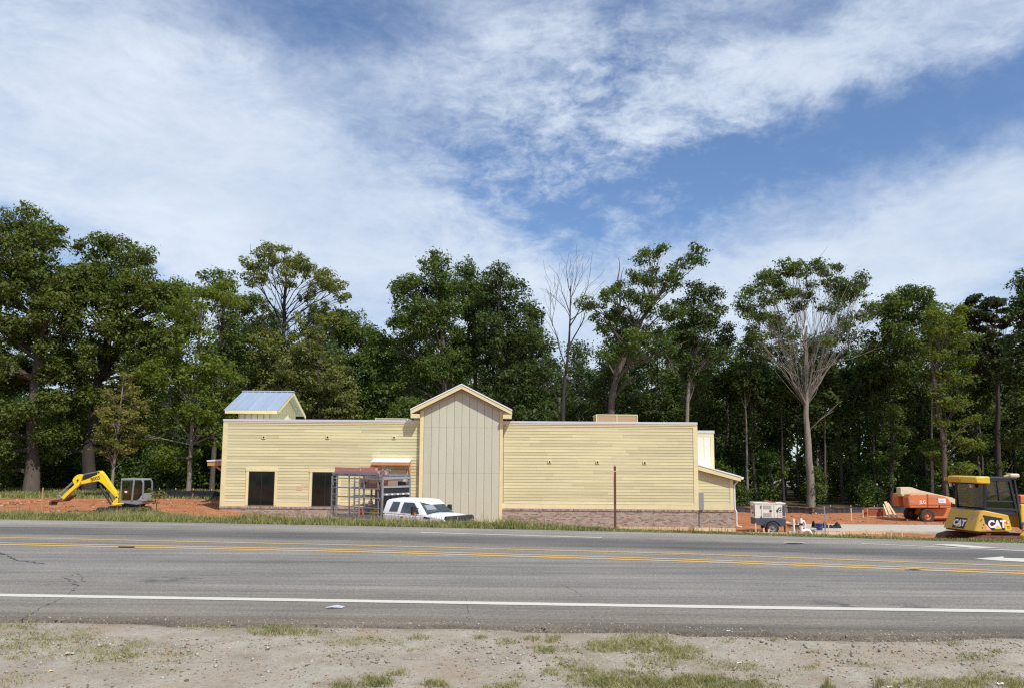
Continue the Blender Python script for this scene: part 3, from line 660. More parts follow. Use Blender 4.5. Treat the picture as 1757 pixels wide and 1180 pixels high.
# right wing (lean-to) set back a little
RY = FY + .9
rx0, rx1 = FX(1196, 840, RY) - .1, FX(1257.5, 840, RY); zr_l, zr_r = FZ(797, 1200, RY - .35), FZ(818, 1270, RY - .35)
rxo = FX(1271.5, 815, RY - .35); rslope = (zr_l - zr_r) / (rxo - FX(1196, 800, RY - .35))
rxl = FX(1195, 800, RY)
wing_top = lambda x: zr_l - rslope * (x - rxl)
MB().prism([(rxl, zb), (rx1, zb), (rx1, wing_top(rx1) - .22), (rxl, wing_top(rxl) - .22)], 'y', RY + .03, RY + 12).build('wing_core', 'siding', bld, world=True)
zbr2 = FZ(873.8, 1230, RY)
bx('mortar_bed', 'mortar', rxl, rx1 + .03, RY - .02, RY + .02, zb, zbr2 - .004); bricks('brick_base', rxl, rx1 + .05, RY - .02, zb + .1, zbr2, 9)
siding(rxl, rx1 - .17, RY, FZ(864.5, 1230, RY), wing_top(rxl) - .1, (), 5, topclip=lambda z: rxl + (wing_top(rxl) - .24 - z) / rslope + .25)
bx('skirt_board', 'trim', rxl, rx1 + .01, RY - .05, RY, zbr2 + .003, FZ(864.5, 1230, RY) - .003)
bx('corner_board', 'trim', rx1 - .19, rx1 + .02, RY - .054, RY + .1, zbr2 + .003, wing_top(rx1) - .25)
MB().prism([(rxl + .02, wing_top(rxl) - .03), (rxo, wing_top(rxo) - .03), (rxo, wing_top(rxo) + .05), (rxl + .02, wing_top(rxl) + .05)], 'y', RY - .38, RY + 12.2).build('lean_to_roof', 'whitemetal', bld, world=True)
MB().prism([(rxl + .02, wing_top(rxl) - .30), (rxo - .02, wing_top(rxo) - .26), (rxo - .02, wing_top(rxo) - .033), (rxl + .02, wing_top(rxl) - .033)], 'y', RY - .35, RY - .29).build('rake_board', 'trim', bld, world=True)
MB().prism([(rxl + .02, wing_top(rxl) - .28), (rxo - .06, wing_top(rxo) - .25), (rxo - .06, wing_top(rxo) - .035), (rxl + .02, wing_top(rxl) - .035)], 'y', RY - .285, RY + 12).build('soffit', 'timber', bld, world=True)
MB().prism([(rxo, wing_top(rxo) - .14), (rxo + .13, wing_top(rxo) - .14), (rxo + .17, wing_top(rxo) + .0), (rxo, wing_top(rxo) + .0)], 'y', RY - .36, RY + 12).build('gutter', 'whitemetal', bld, world=True)
MB().tube([(rx1 + .33, RY + .1, wing_top(rx1) - .35), (rx1 + .09, RY - .02, wing_top(rx1) - .62), (rx1 + .09, RY - .02, zbr2 + .05), (rx1 + .17, RY - .05, zbr2 - .1), (rx1 + .17, RY - .05, SITE_R + .12), (rx1 + .45, RY - .12, SITE_R + .06)], .05, 8).build('downspout', 'whitemetal', bld, world=True)
# the pale tower at the back right
BY = RY + 2.2
bx0, bx1 = FX(1190, 760, BY), FX(1224.5, 760, BY); bt = FZ(739, 1210, BY)
bt_o = bx('back_bay', 'siding', bx0 - 2.5, bx1, BY + .02, BY + 6, FZ(850, 1200, BY), bt - .02)
bx('coping', 'coping', bx0 - 2.5, bx1 + .05, BY - .06, BY + 6.1, bt - .14, bt + .04, parent=bt_o)
bx('frieze_board', 'trim', bx0 - 2.5, bx1 + .01, BY - .03, BY + .02, bt - .36, bt - .143, parent=bt_o)
bx('corner_board', 'trim', bx1 - .2, bx1 + .015, BY - .035, BY + .1, FZ(840, 1200, BY), bt - .363, parent=bt_o)
for k in range(5):
    a1 = bx1 - .205 - k * .42; bx('siding_panel', 'panelwhite', a1 - .395, a1, BY - .02, BY + .015, FZ(840, 1200, BY), bt - .363, parent=bt_o)
    bx('batten', 'coping', a1 - .42, a1 - .396, BY - .03, BY + .015, FZ(840, 1200, BY), bt - .364, parent=bt_o)
# left porch roof
px0 = FX(357, 790, FY + 1.2); pz = FZ(789, 370, FY + 1.2)
lp = MB().prism([(px0, pz - .08), (xL - .06, pz - .02), (xL - .06, pz + .10), (px0, pz + .0)], 'y', FY + 1.0, FY + 9).build('porch_roof', 'whitemetal', bld, world=True)
MB().prism([(px0 + .03, pz - .34), (xL - .06, pz - .28), (xL - .06, pz - .03), (px0 + .03, pz - .083)], 'y', FY + 1.05, FY + 8.9).build('porch_fascia', 'timber', lp, world=True)
MB().beam((px0 + .45, FY + 1.3, pz - .34), (xL - .06, FY + 1.3, pz - .95), .10, .12).build('brace', 'timber', lp, world=True)
# rooftop units and the electrical box are things of their own
def hvac(p0, p1, q0, q1, Y, d, label, bits=True):
    x0, x1 = FX(p0, q0, Y), FX(p1, q0, Y); z1 = FZ(q0, (p0 + p1) / 2, Y); z0 = z_top - .6
    t = thing('rooftop_unit', label, 'air conditioner', ((x0 + x1) / 2, Y + d / 2, z0), group='air conditioning units on the flat roof')
    MB().box(x0 + .03, x1 - .03, Y + .03, Y + d - .03, z0, z1 - .05).build('casing', 'hvac', t, world=True)
    MB().box(x0, x1, Y, Y + d, z1 - .05, z1).build('top_rim', 'trim' if bits else 'coping', t, world=True)
    for x in ([x0, x1 - .05, (x0 + x1) / 2 - .03] if bits else [x0, x1 - .05]): MB().box(x, x + .05, Y - .01, Y + .04, z0, z1 - .05).build('corner_post', 'trim', t, world=True)
    if bits:
        for fx in (.28, .78): MB().cyl((x0 + (x1 - x0) * fx, Y + d / 2, z1), (x0 + (x1 - x0) * fx, Y + d / 2, z1 + .12), .33, 20).build('fan_cowl', 'black', t, world=True)
hvac(1023, 1094, 710.5, 730, FY + 5, 2.2, 'tan boxy air conditioning unit on the roof right of the gabled bay')
hvac(644, 700, 717.0, 730, FY + 6, 2.0, 'grey low air conditioning unit just showing over the parapet left of the gabled bay', False)
ex0, ex1 = FX(1198, 850, RY - .4), FX(1208, 850, RY - .4)
eb = thing('electrical_box', 'grey electrical cabinet on the wing wall at the corner of the building', 'electrical box', ((ex0 + ex1) / 2, RY - .2, SITE_R))
MB().box(ex0, ex1, RY - .32, RY - .06, FZ(874.5, 1203, RY - .3), FZ(844, 1203, RY - .3)).build('cabinet', 'greybox', eb, .01, world=True)
MB().cyl(((ex0 + ex1) / 2 - .03, RY - .15, SITE_R - .2), ((ex0 + ex1) / 2 - .03, RY - .15, FZ(874, 1203, RY)), .05).build('conduit', 'greybox', eb, world=True)
MB().cyl((ex0 - .05, RY - .10, FZ(850, 1203, RY)), (ex0 - .05, RY - .10, FZ(834, 1203, RY)), .02).build('rusty_pipe', 'rust', eb, world=True)
for k in range(3): MB().box(ex0 - .06, ex0 - .02, RY - .12, RY - .06, SITE_R + .15 + k * .3, SITE_R + .32 + k * .3).build('conduit_strap', 'pvc', eb, world=True)
MB().box(ex0 + .03, ex1 - .03, RY - .325, RY - .321, FZ(872, 1203, RY), FZ(846, 1203, RY)).build('cabinet_door', 'greybox', eb, world=True)
# ------------------------------------------------------------------ trees
def rand_dirs(n, r):
    d = r.normal(size=(n, 3)); return d / np.linalg.norm(d, axis=1, keepdims=True)
def leaves(centres, radii, per, size, r, flat=.7, aspect=.62):
    """small leaf-spray quads scattered through clump volumes"""
    k = len(centres); cnt = np.maximum(3, (per * (radii / radii.mean()) ** 2).astype(int)); idx = np.repeat(np.arange(k), cnt); n = len(idx)
    d = rand_dirs(n, r); rad = radii[idx] * r.uniform(.25, 1.08, n) ** .6
    rad = rad * np.where(r.random(n) < .22, r.uniform(1.1, 1.9, n), 1.0)
    p = centres[idx] + d * rad[:, None] * np.array([1, 1, flat])
    nrm = rand_dirs(n, r) * .75 + d * .55 + np.array([0, 0, .55]); nrm /= np.linalg.norm(nrm, axis=1, keepdims=True)
    t = np.cross(nrm, rand_dirs(n, r)); t /= np.linalg.norm(t, axis=1, keepdims=True) + 1e-9; u = np.cross(nrm, t)
    s = size * (.5 + 1.1 * r.random(n) ** 1.6)[:, None] * (.8 + .5 * r.random(k)[idx])[:, None]
    V = np.empty((n, 4, 3)); droop = np.array([0, 0, -.18]) * s
    V[:, 0] = p - t * s * .5; V[:, 1] = p + u * s * aspect * .5 + nrm * s * .08; V[:, 2] = p + t * s * .5 + droop; V[:, 3] = p - u * s * aspect * .5 + nrm * s * .08
    return V.reshape(-1, 3), np.arange(n * 4).reshape(-1, 4)
def path_at(path, t):
    seg = [(path[i + 1] - path[i]).length for i in range(len(path) - 1)]; s = sum(seg) * t
    for i, q in enumerate(seg):
        if s <= q or i == len(seg) - 1: return path[i].lerp(path[i + 1], min(1, s / max(q, 1e-6)))
        s -= q
def limb(m, a, b, r0, r1, rnd, bend=.18, n=5, sides=5, sag=0):
    L_ = (b - a).length; off = Vector((rnd.uniform(-1, 1), rnd.uniform(-1, 1), rnd.uniform(-.3, 1) - sag)) * L_ * bend
    pts = []
    for i in range(n + 1):
        t = i / n; q = a.lerp(b, t) + off * math.sin(math.pi * t) + Vector((rnd.uniform(-1, 1), rnd.uniform(-1, 1), rnd.uniform(-1, 1))) * L_ * .018 * (0 < i < n)
        pts.append(q)
    m.tube(pts, [r0 + (r1 - r0) * i / n for i in range(n + 1)], sides, cap=False); return pts
def make_tree(name, label, cat, group, trunk, r0, lobes, leaf, bark, seed, size=.225, dens=1.0, clump=.66, per=66, attach=(.25, .7), limbr=.34, extra=(), rtop=.22, parentless=False, flat=.7, spread=1.0):
    """trunk: world points; lobes: (centre Vector, radius)"""
    rnd = random.Random(seed); r = np.random.default_rng(seed)
    root = thing(name, label, cat, tuple(trunk[0]), 0, group); o0 = trunk[0]
    T = [p - o0 for p in trunk]; m = MB(); n = len(T)
    pts = [T[0] - Vector((0, 0, .5))]; rad = [r0 * 1.25]
    fine = [path_at(T, i / 12) for i in range(13)]
    for i, p in enumerate(fine):
        pts.append(p + Vector((rnd.uniform(-1, 1), rnd.uniform(-1, 1), 0)) * r0 * .16 * (i > 0)); rad.append(r0 * (1 - (1 - rtop) * i / 12) * (1.1 if i == 0 else 1))
    m.tube(pts, rad, 9); C_, Rr = [], []
    for (c, lr_) in lobes:
        c = c - o0; lowest = attach[0]; 
        zt = max(.02, min(1, (c.z - T[0].z) / max(.1, T[-1].z - T[0].z)))
        t = max(lowest, min(attach[1], zt - .12 - .1 * rnd.random())); t = max(.05, min(t, zt * 1.0))
        a = path_at(T, t); rr = r0 * limbr * (1 - .55 * t) * min(1.0, .5 + lr_ / 3)
        lp_ = limb(m, a, c, rr, rr * .35, rnd, .10)
        nc = max(3, int(dens * 11.0 * lr_ ** 2)); d = rand_dirs(nc, r); q = np.array(c) + d * (lr_ * spread * r.uniform(.25, 1, nc) ** .45)[:, None] * np.array([1, 1, .78])
        rc = clump * r.uniform(.55, 1.25, nc)
        C_.append(q); Rr.append(rc)
        for k in range(min(nc, 7)): limb(m, lp_[rnd.choice((2, 3, 4))], Vector(q[k]), rr * .35, .015, rnd, .12, 3, 4)
    for (a, b_, ra, rb) in extra: 
        pp = limb(m, a - o0, b_ - o0, ra, rb, rnd, .07, 6, 6)
        for k in range(6):
            q = pp[2 + k % 5]; limb(m, q, q + (pp[-1] - pp[0]).normalized() * (pp[-1] - pp[0]).length * .35 + Vector((rnd.uniform(-1, 1), rnd.uniform(-1, 1), rnd.uniform(-.1, 1))) * (pp[-1] - pp[0]).length * .2, rb * 1.1, .012, rnd, .1, 3, 4)
    m.build('trunk', bark, root, smooth=True)
    if lobes:
        V, F = leaves(np.concatenate(C_), np.concatenate(Rr), per, size, r, flat)
        cr_ = np_mesh('crown', V, F, LF[leaf]); cr_.parent = root
    return root
def pxtree(name, label, Y, base_px, tr, rpx, lob, leaf, bark, seed, depth=1.0, cat='tree', group='trees along the edge of the wood', dup=.55, extra=(), **kw):
    """photo outline -> a round 3-D crown at its own distance"""
    rnd = random.Random(seed * 7 + 1); s = Y / FPX
    bx_ = P(base_px, 860, Y).x; zg = float(ground_z(bx_, Y)); trunk = [Vector((bx_, Y, zg - .05))]
    for (px, py) in tr: q = P(px, py, Y); trunk.append(Vector((q.x, Y + rnd.uniform(-.3, .3), q.z)))
    lobes = []; xm = sum(p[0] for p in lob) / max(1, len(lob)); ext = (max([p[0] for p in lob]) - min([p[0] for p in lob])) * s * .5 if lob else 1
    for (px, py, r_) in lob:
        q = P(px, py, Y); rr = r_ * s
        side = math.sqrt(max(0.04, 1 - min(1, abs(px - xm) * s / max(ext * 1.15, .1)) ** 2)) * ext * depth
        y1 = rnd.uniform(-.55, .35) * side; lobes.append((Vector((q.x, Y + y1, q.z)), rr))
        if rnd.random() < dup: lobes.append((Vector((q.x + rnd.uniform(-.3, .3) * rr, Y + (1 if y1 < 0 else -1) * rnd.uniform(.35, .8) * side, q.z - rnd.uniform(0, .5) * rr)), rr * rnd.uniform(.75, .95)))
    ex = []
    for e in extra:
        (p0, p1, ra, rb) = e; a = P(*p0, Y); b_ = P(*p1, Y); ex.append((Vector((a.x, Y, a.z)), Vector((b_.x, Y + rnd.uniform(-1.5, 1.5), b_.z)), ra, rb))
    return make_tree(name, label, cat, group, trunk, rpx * s, lobes, leaf, bark, seed, extra=ex, **kw)

pxtree('oak_tree', 'massive oak at the far left end of the wood, tallest crown and thickest trunk', 64, 52, [(54, 770), (62, 690), (66, 600), (60, 500), (48, 400)], 12.5,
    [(50, 378, 34), (22, 400, 30), (85, 405, 34), (18, 440, 42), (75, 440, 45), (112, 482, 40), (5, 490, 48), (60, 500, 55), (-35, 450, 50), (-45, 540, 58), (18, 565, 50), (78, 560, 50), (116, 540, 36), (0, 630, 42), (-35, 640, 55), (45, 630, 28), (15, 715, 42), (-35, 750, 50), (92, 605, 28), (-70, 480, 50), (100, 640, 24), (75, 705, 22), (105, 690, 24), (20, 770, 34), (92, 745, 22), (-10, 810, 36)],
    'oak', 'bark', 11, dens=.85, limbr=.4, attach=(.42, .8))
pxtree('oak_tree', 'big dark trunked oak second from the left, behind the arm of the yellow excavator', 67, 152, [(155, 760), (166, 690), (173, 640), (190, 560), (203, 470)], 11.5,
    [(165, 425, 32), (195, 420, 30), (150, 475, 42), (200, 480, 45), (235, 450, 30), (245, 437, 16), (248, 505, 46), (288, 522, 40), (305, 502, 26), (180, 540, 48), (150, 580, 38), (228, 570, 40), (278, 580, 36), (125, 640, 28), (235, 628, 32), (112, 690, 30), (140, 500, 36), (320, 540, 26), (180, 610, 34), (255, 610, 32), (130, 740, 24), (225, 665, 26), (120, 775, 22), (262, 650, 26), (190, 680, 20)],
    'oak', 'barkdark', 12, dens=.85, limbr=.42, attach=(.5, .8), extra=[((172, 650), (240, 565), .28, .16), ((240, 565), (292, 540), .16, .07), ((172, 650), (205, 560), .26, .10)])
pxtree('beech_sapling', 'slim olive yellow sapling in layers of thin boughs, rising behind the excavator boom', 57, 190, [(200, 760), (207, 690), (212, 638)], 3.0,
    [(212, 643, 10), (207, 660, 13), (220, 672, 16), (195, 676, 16), (212, 693, 22), (185, 702, 18), (235, 708, 20), (205, 722, 26), (228, 738, 24), (186, 745, 22), (215, 762, 20), (180, 768, 16), (240, 690, 12)],
    'sap', 'barkpale', 13, size=.16, dens=1.6, clump=.42, per=46, flat=.4, attach=(.2, .9), limbr=.4, cat='sapling')
pxtree('maple_tree', 'bright green slender tree with a pale straight trunk, left of the building', 60, 322, [(330, 740), (335, 640), (346, 560), (350, 500)], 4.2,
    [(352, 515, 30), (385, 505, 24), (300, 560, 34), (340, 590, 40), (292, 630, 36), (330, 655, 40), (378, 645, 38), (398, 690, 30), (292, 690, 32), (340, 735, 36), (262, 738, 26), (300, 785, 30), (388, 745, 28), (360, 700, 30), (256, 640, 24), (410, 660, 20)],
    'bright', 'barkpale', 14, size=.21, dens=.75, limbr=.4, flat=.5)
pxtree('hickory_tree', 'thin airy tree top between the bright green tree and the olive oak', 69, 362, [(370, 700), (378, 600), (385, 480)], 4.5,
    [(360, 474, 22), (392, 478, 22), (376, 500, 24), (402, 525, 26), (412, 570, 32), (385, 560, 24), (370, 600, 30), (420, 620, 32), (430, 520, 18)],
    'mid', 'bark', 15, size=.21, dens=.55, limbr=.4)
pxtree('oak_tree', 'tall olive green oak with an open domed top, above the lantern roof on the building', 71, 484, [(482, 720), (484, 600), (488, 520), (494, 460)], 7.5,
    [(450, 446, 24), (430, 452, 14), (482, 438, 22), (505, 442, 24), (525, 458, 24), (545, 470, 22), (562, 482, 20), (582, 495, 18), (590, 510, 12), (436, 478, 18), (468, 482, 22), (500, 484, 22), (535, 500, 22), (440, 520, 20), (432, 552, 26), (560, 540, 24), (545, 530, 20), (582, 560, 28), (455, 590, 34), (500, 600, 34), (470, 640, 32), (440, 650, 30), (520, 555, 20)],
    'olive', 'barkdark', 16, size=.21, dens=.62, clump=.52, attach=(.4, .85), limbr=.26, dup=.35, extra=[((486, 560), (560, 500), .11, .04), ((486, 570), (440, 470), .09, .03)])
pxtree('pine_tree', 'soft yellowish green pine in front of the wood, directly right of the lantern roof', 67, 548, [(548, 700), (546, 600), (540, 560)], 5.5,
    [(538, 575, 18), (528, 600, 26), (552, 610, 28), (515, 635, 32), (545, 650, 38), (580, 645, 28), (592, 668, 24), (500, 680, 32), (540, 692, 36), (580, 700, 32), (465, 668, 22), (470, 695, 26), (600, 690, 18)],
    'pine', 'bark', 17, size=.22, dens=.9, clump=.55, flat=.55)
pxtree('oak_tree', 'dark rounded low tree in the dip between olive oak and gable', 72, 632, [(630, 700), (634, 600)], 6.5,
    [(605, 562, 30), (585, 548, 22), (638, 588, 32), (655, 612, 28), (618, 630, 42), (658, 660, 40), (610, 690, 40), (662, 715, 40), (630, 720, 40)],
    'mid', 'barkdark', 18, dens=.85)
pxtree('tulip_tree', 'tall pointed dark tree just left of the gable peak', 70, 766, [(764, 700), (762, 600), (752, 520), (746, 460)], 7.5,
    [(744, 444, 14), (738, 460, 18), (762, 462, 20), (752, 485, 26), (722, 484, 18), (700, 488, 18), (684, 492, 14), (776, 490, 22), (700, 515, 24), (735, 522, 32), (775, 525, 28), (688, 545, 22), (715, 560, 30), (758, 570, 38), (690, 590, 22), (708, 618, 28), (745, 630, 40), (690, 655, 28), (785, 620, 34), (720, 690, 40)],
    'mid', 'bark', 19, dens=.85, attach=(.3, .85))
pxtree('tulip_tree', 'narrow crowned dark tree right behind the gable peak', 73, 816, [(816, 700), (815, 600), (806, 480)], 5.5,
    [(806, 448, 10), (800, 462, 15), (815, 480, 18), (795, 492, 20), (822, 510, 20), (800, 530, 26), (822, 560, 28), (800, 590, 30)],
    'mid', 'bark', 20, dens=.85)
pxtree('oak_tree', 'broad leafy oak with a forked dark trunk, right of the gable peak', 70, 876, [(875, 700), (864, 620), (858, 490)], 6.5,
    [(858, 464, 14), (848, 478, 18), (872, 485, 22), (840, 505, 24), (885, 508, 24), (905, 528, 18), (918, 535, 12), (848, 540, 30), (888, 545, 28), (838, 580, 30), (862, 590, 36), (905, 575, 26), (925, 592, 20), (845, 630, 34), (890, 640, 36), (930, 630, 28), (858, 675, 36), (912, 690, 36)],
    'dark', 'barkdark', 21, dens=.85, extra=[((875, 700), (905, 600), .22, .08)])
dead = pxtree('dead_tree', 'bare leafless tree with fine grey twigs against the sky', 69, 962, [(966, 680), (974, 610), (979, 545), (978, 490)], 5.5,
    [], 'mid', 'barkdark', 22, rtop=.1, extra=[((975, 600), (1012, 505), 0.072, 0.015), ((978, 560), (1010, 480), 0.060, 0.013), ((979, 540), (960, 480), 0.054, 0.010), ((978, 530), (985, 462), 0.054, 0.010), ((978, 550), (1020, 520), 0.054, 0.010),
    ((972, 640), (948, 560), 0.072, 0.020), ((948, 560), (945, 490), 0.030, 0.010), ((948, 560), (960, 475), 0.030, 0.010), ((978, 500), (970, 460), 0.042, 0.007), ((980, 510), (1000, 470), 0.036, 0.007), ((966, 650), (935, 615), 0.060, 0.015), ((978, 545), (944, 510), 0.036, 0.010), ((980, 520), (992, 455), 0.030, 0.006),
    ((964, 700), (925, 640), 0.072, 0.015), ((966, 690), (1000, 640), 0.048, 0.010)])
pxtree('oak_tree', 'leaning oak with separate leaf tufts on a long limb, behind the tan roof unit', 68, 1043, [(1050, 680), (1064, 630), (1090, 565), (1128, 510), (1160, 460)], 8.0,
    [(1022, 518, 18), (1005, 518, 14), (1045, 510, 20), (1070, 498, 22), (1090, 482, 20), (1118, 470, 24), (1112, 440, 13), (1098, 446, 9), (1128, 436, 9), (1145, 490, 20), (1178, 446, 15), (1196, 452, 12), (1188, 436, 10), (1160, 462, 12), (1068, 535, 26), (1105, 525, 26), (1140, 540, 26), (1035, 552, 24), (1078, 580, 32), (1125, 590, 30), (1052, 610, 24)],
    'mid', 'bark', 23, size=.20, dens=.9, clump=.5, attach=(.35, .97), extra=[((1050, 690), (1060, 560), .24, .1), ((1060, 560), (1058, 482), .12, .05), ((1066, 640), (1140, 605), .10, .05), ((1140, 605), (1155, 640), .05, .03), ((1050, 690), (1090, 650), .12, .04)])
pxtree('hickory_tree', 'round topped dark tree with pale forked trunk above the right end of the wall', 71, 1174, [(1180, 665), (1190, 610), (1190, 510)], 4.8,
    [(1188, 500, 16), (1205, 500, 18), (1222, 512, 18), (1236, 532, 16), (1180, 528, 22), (1210, 540, 26), (1238, 560, 18), (1170, 562, 24), (1200, 580, 28), (1244, 580, 14), (1160, 600, 24), (1225, 600, 24), (1190, 630, 26)],
    'dark', 'barkpale', 24, dens=.85, extra=[((1181, 665), (1215, 600), .14, .05)])
tips = [(1330, 545, 12), (1372, 530, 14), (1418, 535, 12), (1350, 575, 9), (1440, 555, 10), (1295, 575, 10), (1400, 590, 8), (1480, 535, 12), (1268, 522, 13), (1285, 500, 15), (1305, 488, 16), (1322, 476, 15), (1345, 468, 15), (1365, 466, 16), (1388, 464, 16), (1410, 468, 16), (1430, 478, 14), (1446, 490, 13), (1466, 486, 14), (1481, 496, 9), (1288, 535, 15), (1312, 518, 16), (1340, 500, 15), (1400, 496, 15), (1440, 512, 13), (1460, 508, 12), (1370, 492, 12), (1300, 552, 12), (1265, 540, 10)]
tips = [(a, b_, c_ * 1.22) for a, b_, c_ in tips]
pxtree('oak_tree', 'large pale trunked tree with a wide fan of bare upper branches under a leafy rim', 70, 1391, [(1387, 790), (1384, 700), (1382, 640), (1382, 560)], 7.4, tips,
    'mid', 'barkpale', 25, depth=.9, dup=.35, size=.20, dens=1.0, clump=.55, attach=(.40, .55), limbr=.13, rtop=.22,
    extra=[((1384, 695), (1330, 620), 0.094, 0.035), ((1330, 620), (1290, 560), 0.044, 0.015), ((1384, 690), (1440, 600), 0.088, 0.030), ((1440, 600), (1500, 545), 0.039, 0.010), ((1383, 680), (1360, 560), 0.088, 0.025), ((1383, 680), (1410, 560), 0.088, 0.025), ((1384, 670), (1480, 580), 0.066, 0.015), ((1384, 660), (1300, 600), 0.055, 0.015),
           ((1383, 660), (1385, 500), 0.083, 0.020), ((1384, 650), (1430, 530), 0.066, 0.015), ((1382, 650), (1325, 530), 0.066, 0.015), ((1388, 740), (1420, 705), 0.044, 0.020), ((1384, 640), (1500, 600), 0.044, 0.007), ((1382, 630), (1350, 500), 0.050, 0.015), ((1384, 630), (1455, 540), 0.050, 0.010)])
pxtree('tulip_tree', 'broad green tree with a vine covered trunk, right of the fan shaped one', 73, 1528, [(1529, 740), (1530, 640), (1538, 540)], 4.6,
    [(1545, 508, 18), (1562, 504, 18), (1525, 520, 18), (1580, 520, 20), (1510, 540, 20), (1550, 540, 30), (1590, 548, 24), (1520, 575, 30), (1565, 590, 34), (1605, 580, 22), (1500, 610, 26), (1540, 630, 34), (1530, 675, 15), (1524, 705, 16), (1532, 740, 17), (1522, 770, 18), (1530, 800, 16), (1520, 822, 12)],
    'mid', 'barkdark', 26, dens=.85, flat=.6)
pxtree('maple_tree', 'light green maple with drooping layers, above the orange boom lift', 66, 1622, [(1618, 780), (1612, 700), (1600, 620), (1592, 545)], 5.0,
    [(1610, 532, 18), (1625, 540, 20), (1645, 548, 16), (1598, 550, 20), (1618, 570, 28), (1648, 575, 20), (1600, 600, 28), (1635, 610, 26), (1622, 642, 24), (1650, 650, 16), (1608, 672, 18), (1632, 690, 22), (1660, 720, 18), (1610, 722, 16), (1640, 752, 22), (1668, 768, 16), (1612, 782, 18), (1645, 800, 20)],
    'bright', 'bark', 27, size=.20, dens=.7, flat=.45)
pxtree('hickory_tree', 'slim pale stemmed young tree just left of the light green maple', 68, 1600, [(1599, 760), (1598, 660), (1597, 600)], 2.4,
    [(1598, 640, 12), (1606, 700, 12), (1590, 760, 12)], 'mid', 'barkpale', 28, dens=.6)
pxtree('pine_tree', 'blackish flat topped pine with ragged top right of the light green maple', 72, 1714, [(1711, 740), (1708, 640), (1700, 540)], 6.0,
    [(1655, 528, 12), (1672, 520, 15), (1690, 526, 16), (1705, 518, 14), (1722, 524, 14), (1662, 548, 18), (1690, 552, 24), (1720, 552, 20), (1672, 580, 26), (1708, 588, 28), (1660, 610, 20), (1695, 622, 28), (1722, 620, 20)],
    'blue', 'barkdark', 29, size=.30, dens=.75, clump=.5, flat=.4)
pxtree('oak_tree', 'tall dark tree cut off by the right edge of the picture', 66, 1772, [(1772, 700), (1772, 560), (1770, 500)], 7.0,
    [(1752, 488, 14), (1768, 478, 22), (1745, 508, 14), (1770, 515, 30), (1748, 545, 22), (1780, 560, 34), (1748, 590, 24), (1770, 620, 36), (1745, 640, 24), (1752, 690, 26), (1748, 750, 24), (1790, 680, 36)],
    'dark', 'barkdark', 30, dens=.85)
# --- trees deeper in the wood: six individuals built once, then copied
def generic(name, label, h, w, leaf, bark, seed, low=.25, cat='tree', group=None, size=.26, dens=.62, r0=.2):
    rnd = random.Random(seed); trunk = [Vector((0, 0, 0))] + [Vector((rnd.uniform(-.4, .4), rnd.uniform(-.4, .4), h * t)) for t in (.3, .6, .9)]
    lobes = []; nl = int(9 + h * .7)
    for k in range(nl):
        t = low + (1 - low) * (k + .5) / nl; a = rnd.uniform(0, 6.28); sh = math.sin(math.pi * min(1, (t - low) / (1 - low) * .85 + .18)) ** .7
        rr = w * sh * rnd.uniform(.35, .75); lobes.append((Vector((math.cos(a) * rr, math.sin(a) * rr, h * t)), max(.7, w * .42 * rnd.uniform(.7, 1.1) * (.55 + .45 * sh))))
    return make_tree(name, label, cat, group, trunk, r0, lobes, leaf, bark, seed, size=size, dens=dens, per=46, clump=.8)
GD = 'trees deeper in the wood'
ZONES = ((380, 'left of the building'), (720, 'behind the left part of the building'), (1235, 'behind the long wall right of the gable'), (1500, 'around the fan shaped tree'), (99999, 'behind the boom lift and bulldozer'))
def zone(px): return next(z for a, z in ZONES if px < a)
LAB = 'dark green broadleaf tree deeper in the wood, behind the first row of trunks'
prot = [generic('wood_tree', LAB, 17, 3.6, 'dark', 'barkdark', 41, .18, group=GD), generic('wood_tree', LAB, 15.5, 3.2, 'mid', 'bark', 42, .12, group=GD), generic('wood_tree', LAB, 18, 3.3, 'dark', 'bark', 43, .3, group=GD),
        generic('wood_tree', LAB, 14, 3.8, 'mid', 'barkdark', 44, .1, group=GD), generic('wood_tree', LAB, 16, 3.0, 'dark', 'barkpale', 45, .35, group=GD)]
GU = 'young trees and shrubs under the wood edge'; LU = 'low leafy green understorey shrub at the foot of the wood'
und = [generic('understory_shrub', LU, 4.2, 1.9, 'under', 'bark', 51, .05, 'shrub', GU, .25, .8, .06), generic('understory_shrub', LU, 5.5, 1.8, 'mid', 'bark', 52, .1, 'shrub', GU, .25, .7, .07), generic('understory_shrub', LU, 2.8, 1.8, 'under', 'bark', 53, .05, 'shrub', GU, .22, .8, .05)]
def copy_tree(o, loc, rz, s=1, label=None, group=None):
    c = o.copy(); COL.objects.link(c); c.location = loc; c.rotation_euler.z = rz; c.scale = (s, s, s)
    if label: c['label'] = label
    if group: c['group'] = group
    for ch in o.children:
        d = ch.copy(); COL.objects.link(d); d.parent = c
    return c
used = set()
def put(protos, x, y, i, s):
    o = protos[i % len(protos)]; z = float(ground_z(x, y)) - .1; zn = zone(878 + FPX * x / y)
    lab, grp = (('dark green tree deep in the wood ' + zn, 'trees deeper in the wood ' + zn) if protos is prot else ('low leafy understorey shrub in the shade ' + zn, 'shrubs under the trees ' + zn))
    if id(o) not in used: used.add(id(o)); o.location = (x, y, z); o.rotation_euler.z = random.uniform(0, 6.28); o.scale = (s, s, s); o['label'] = lab; o['group'] = grp; return
    copy_tree(o, (x, y, z), random.uniform(0, 6.28), s, lab, grp)
rt = random.Random(99); i = 0
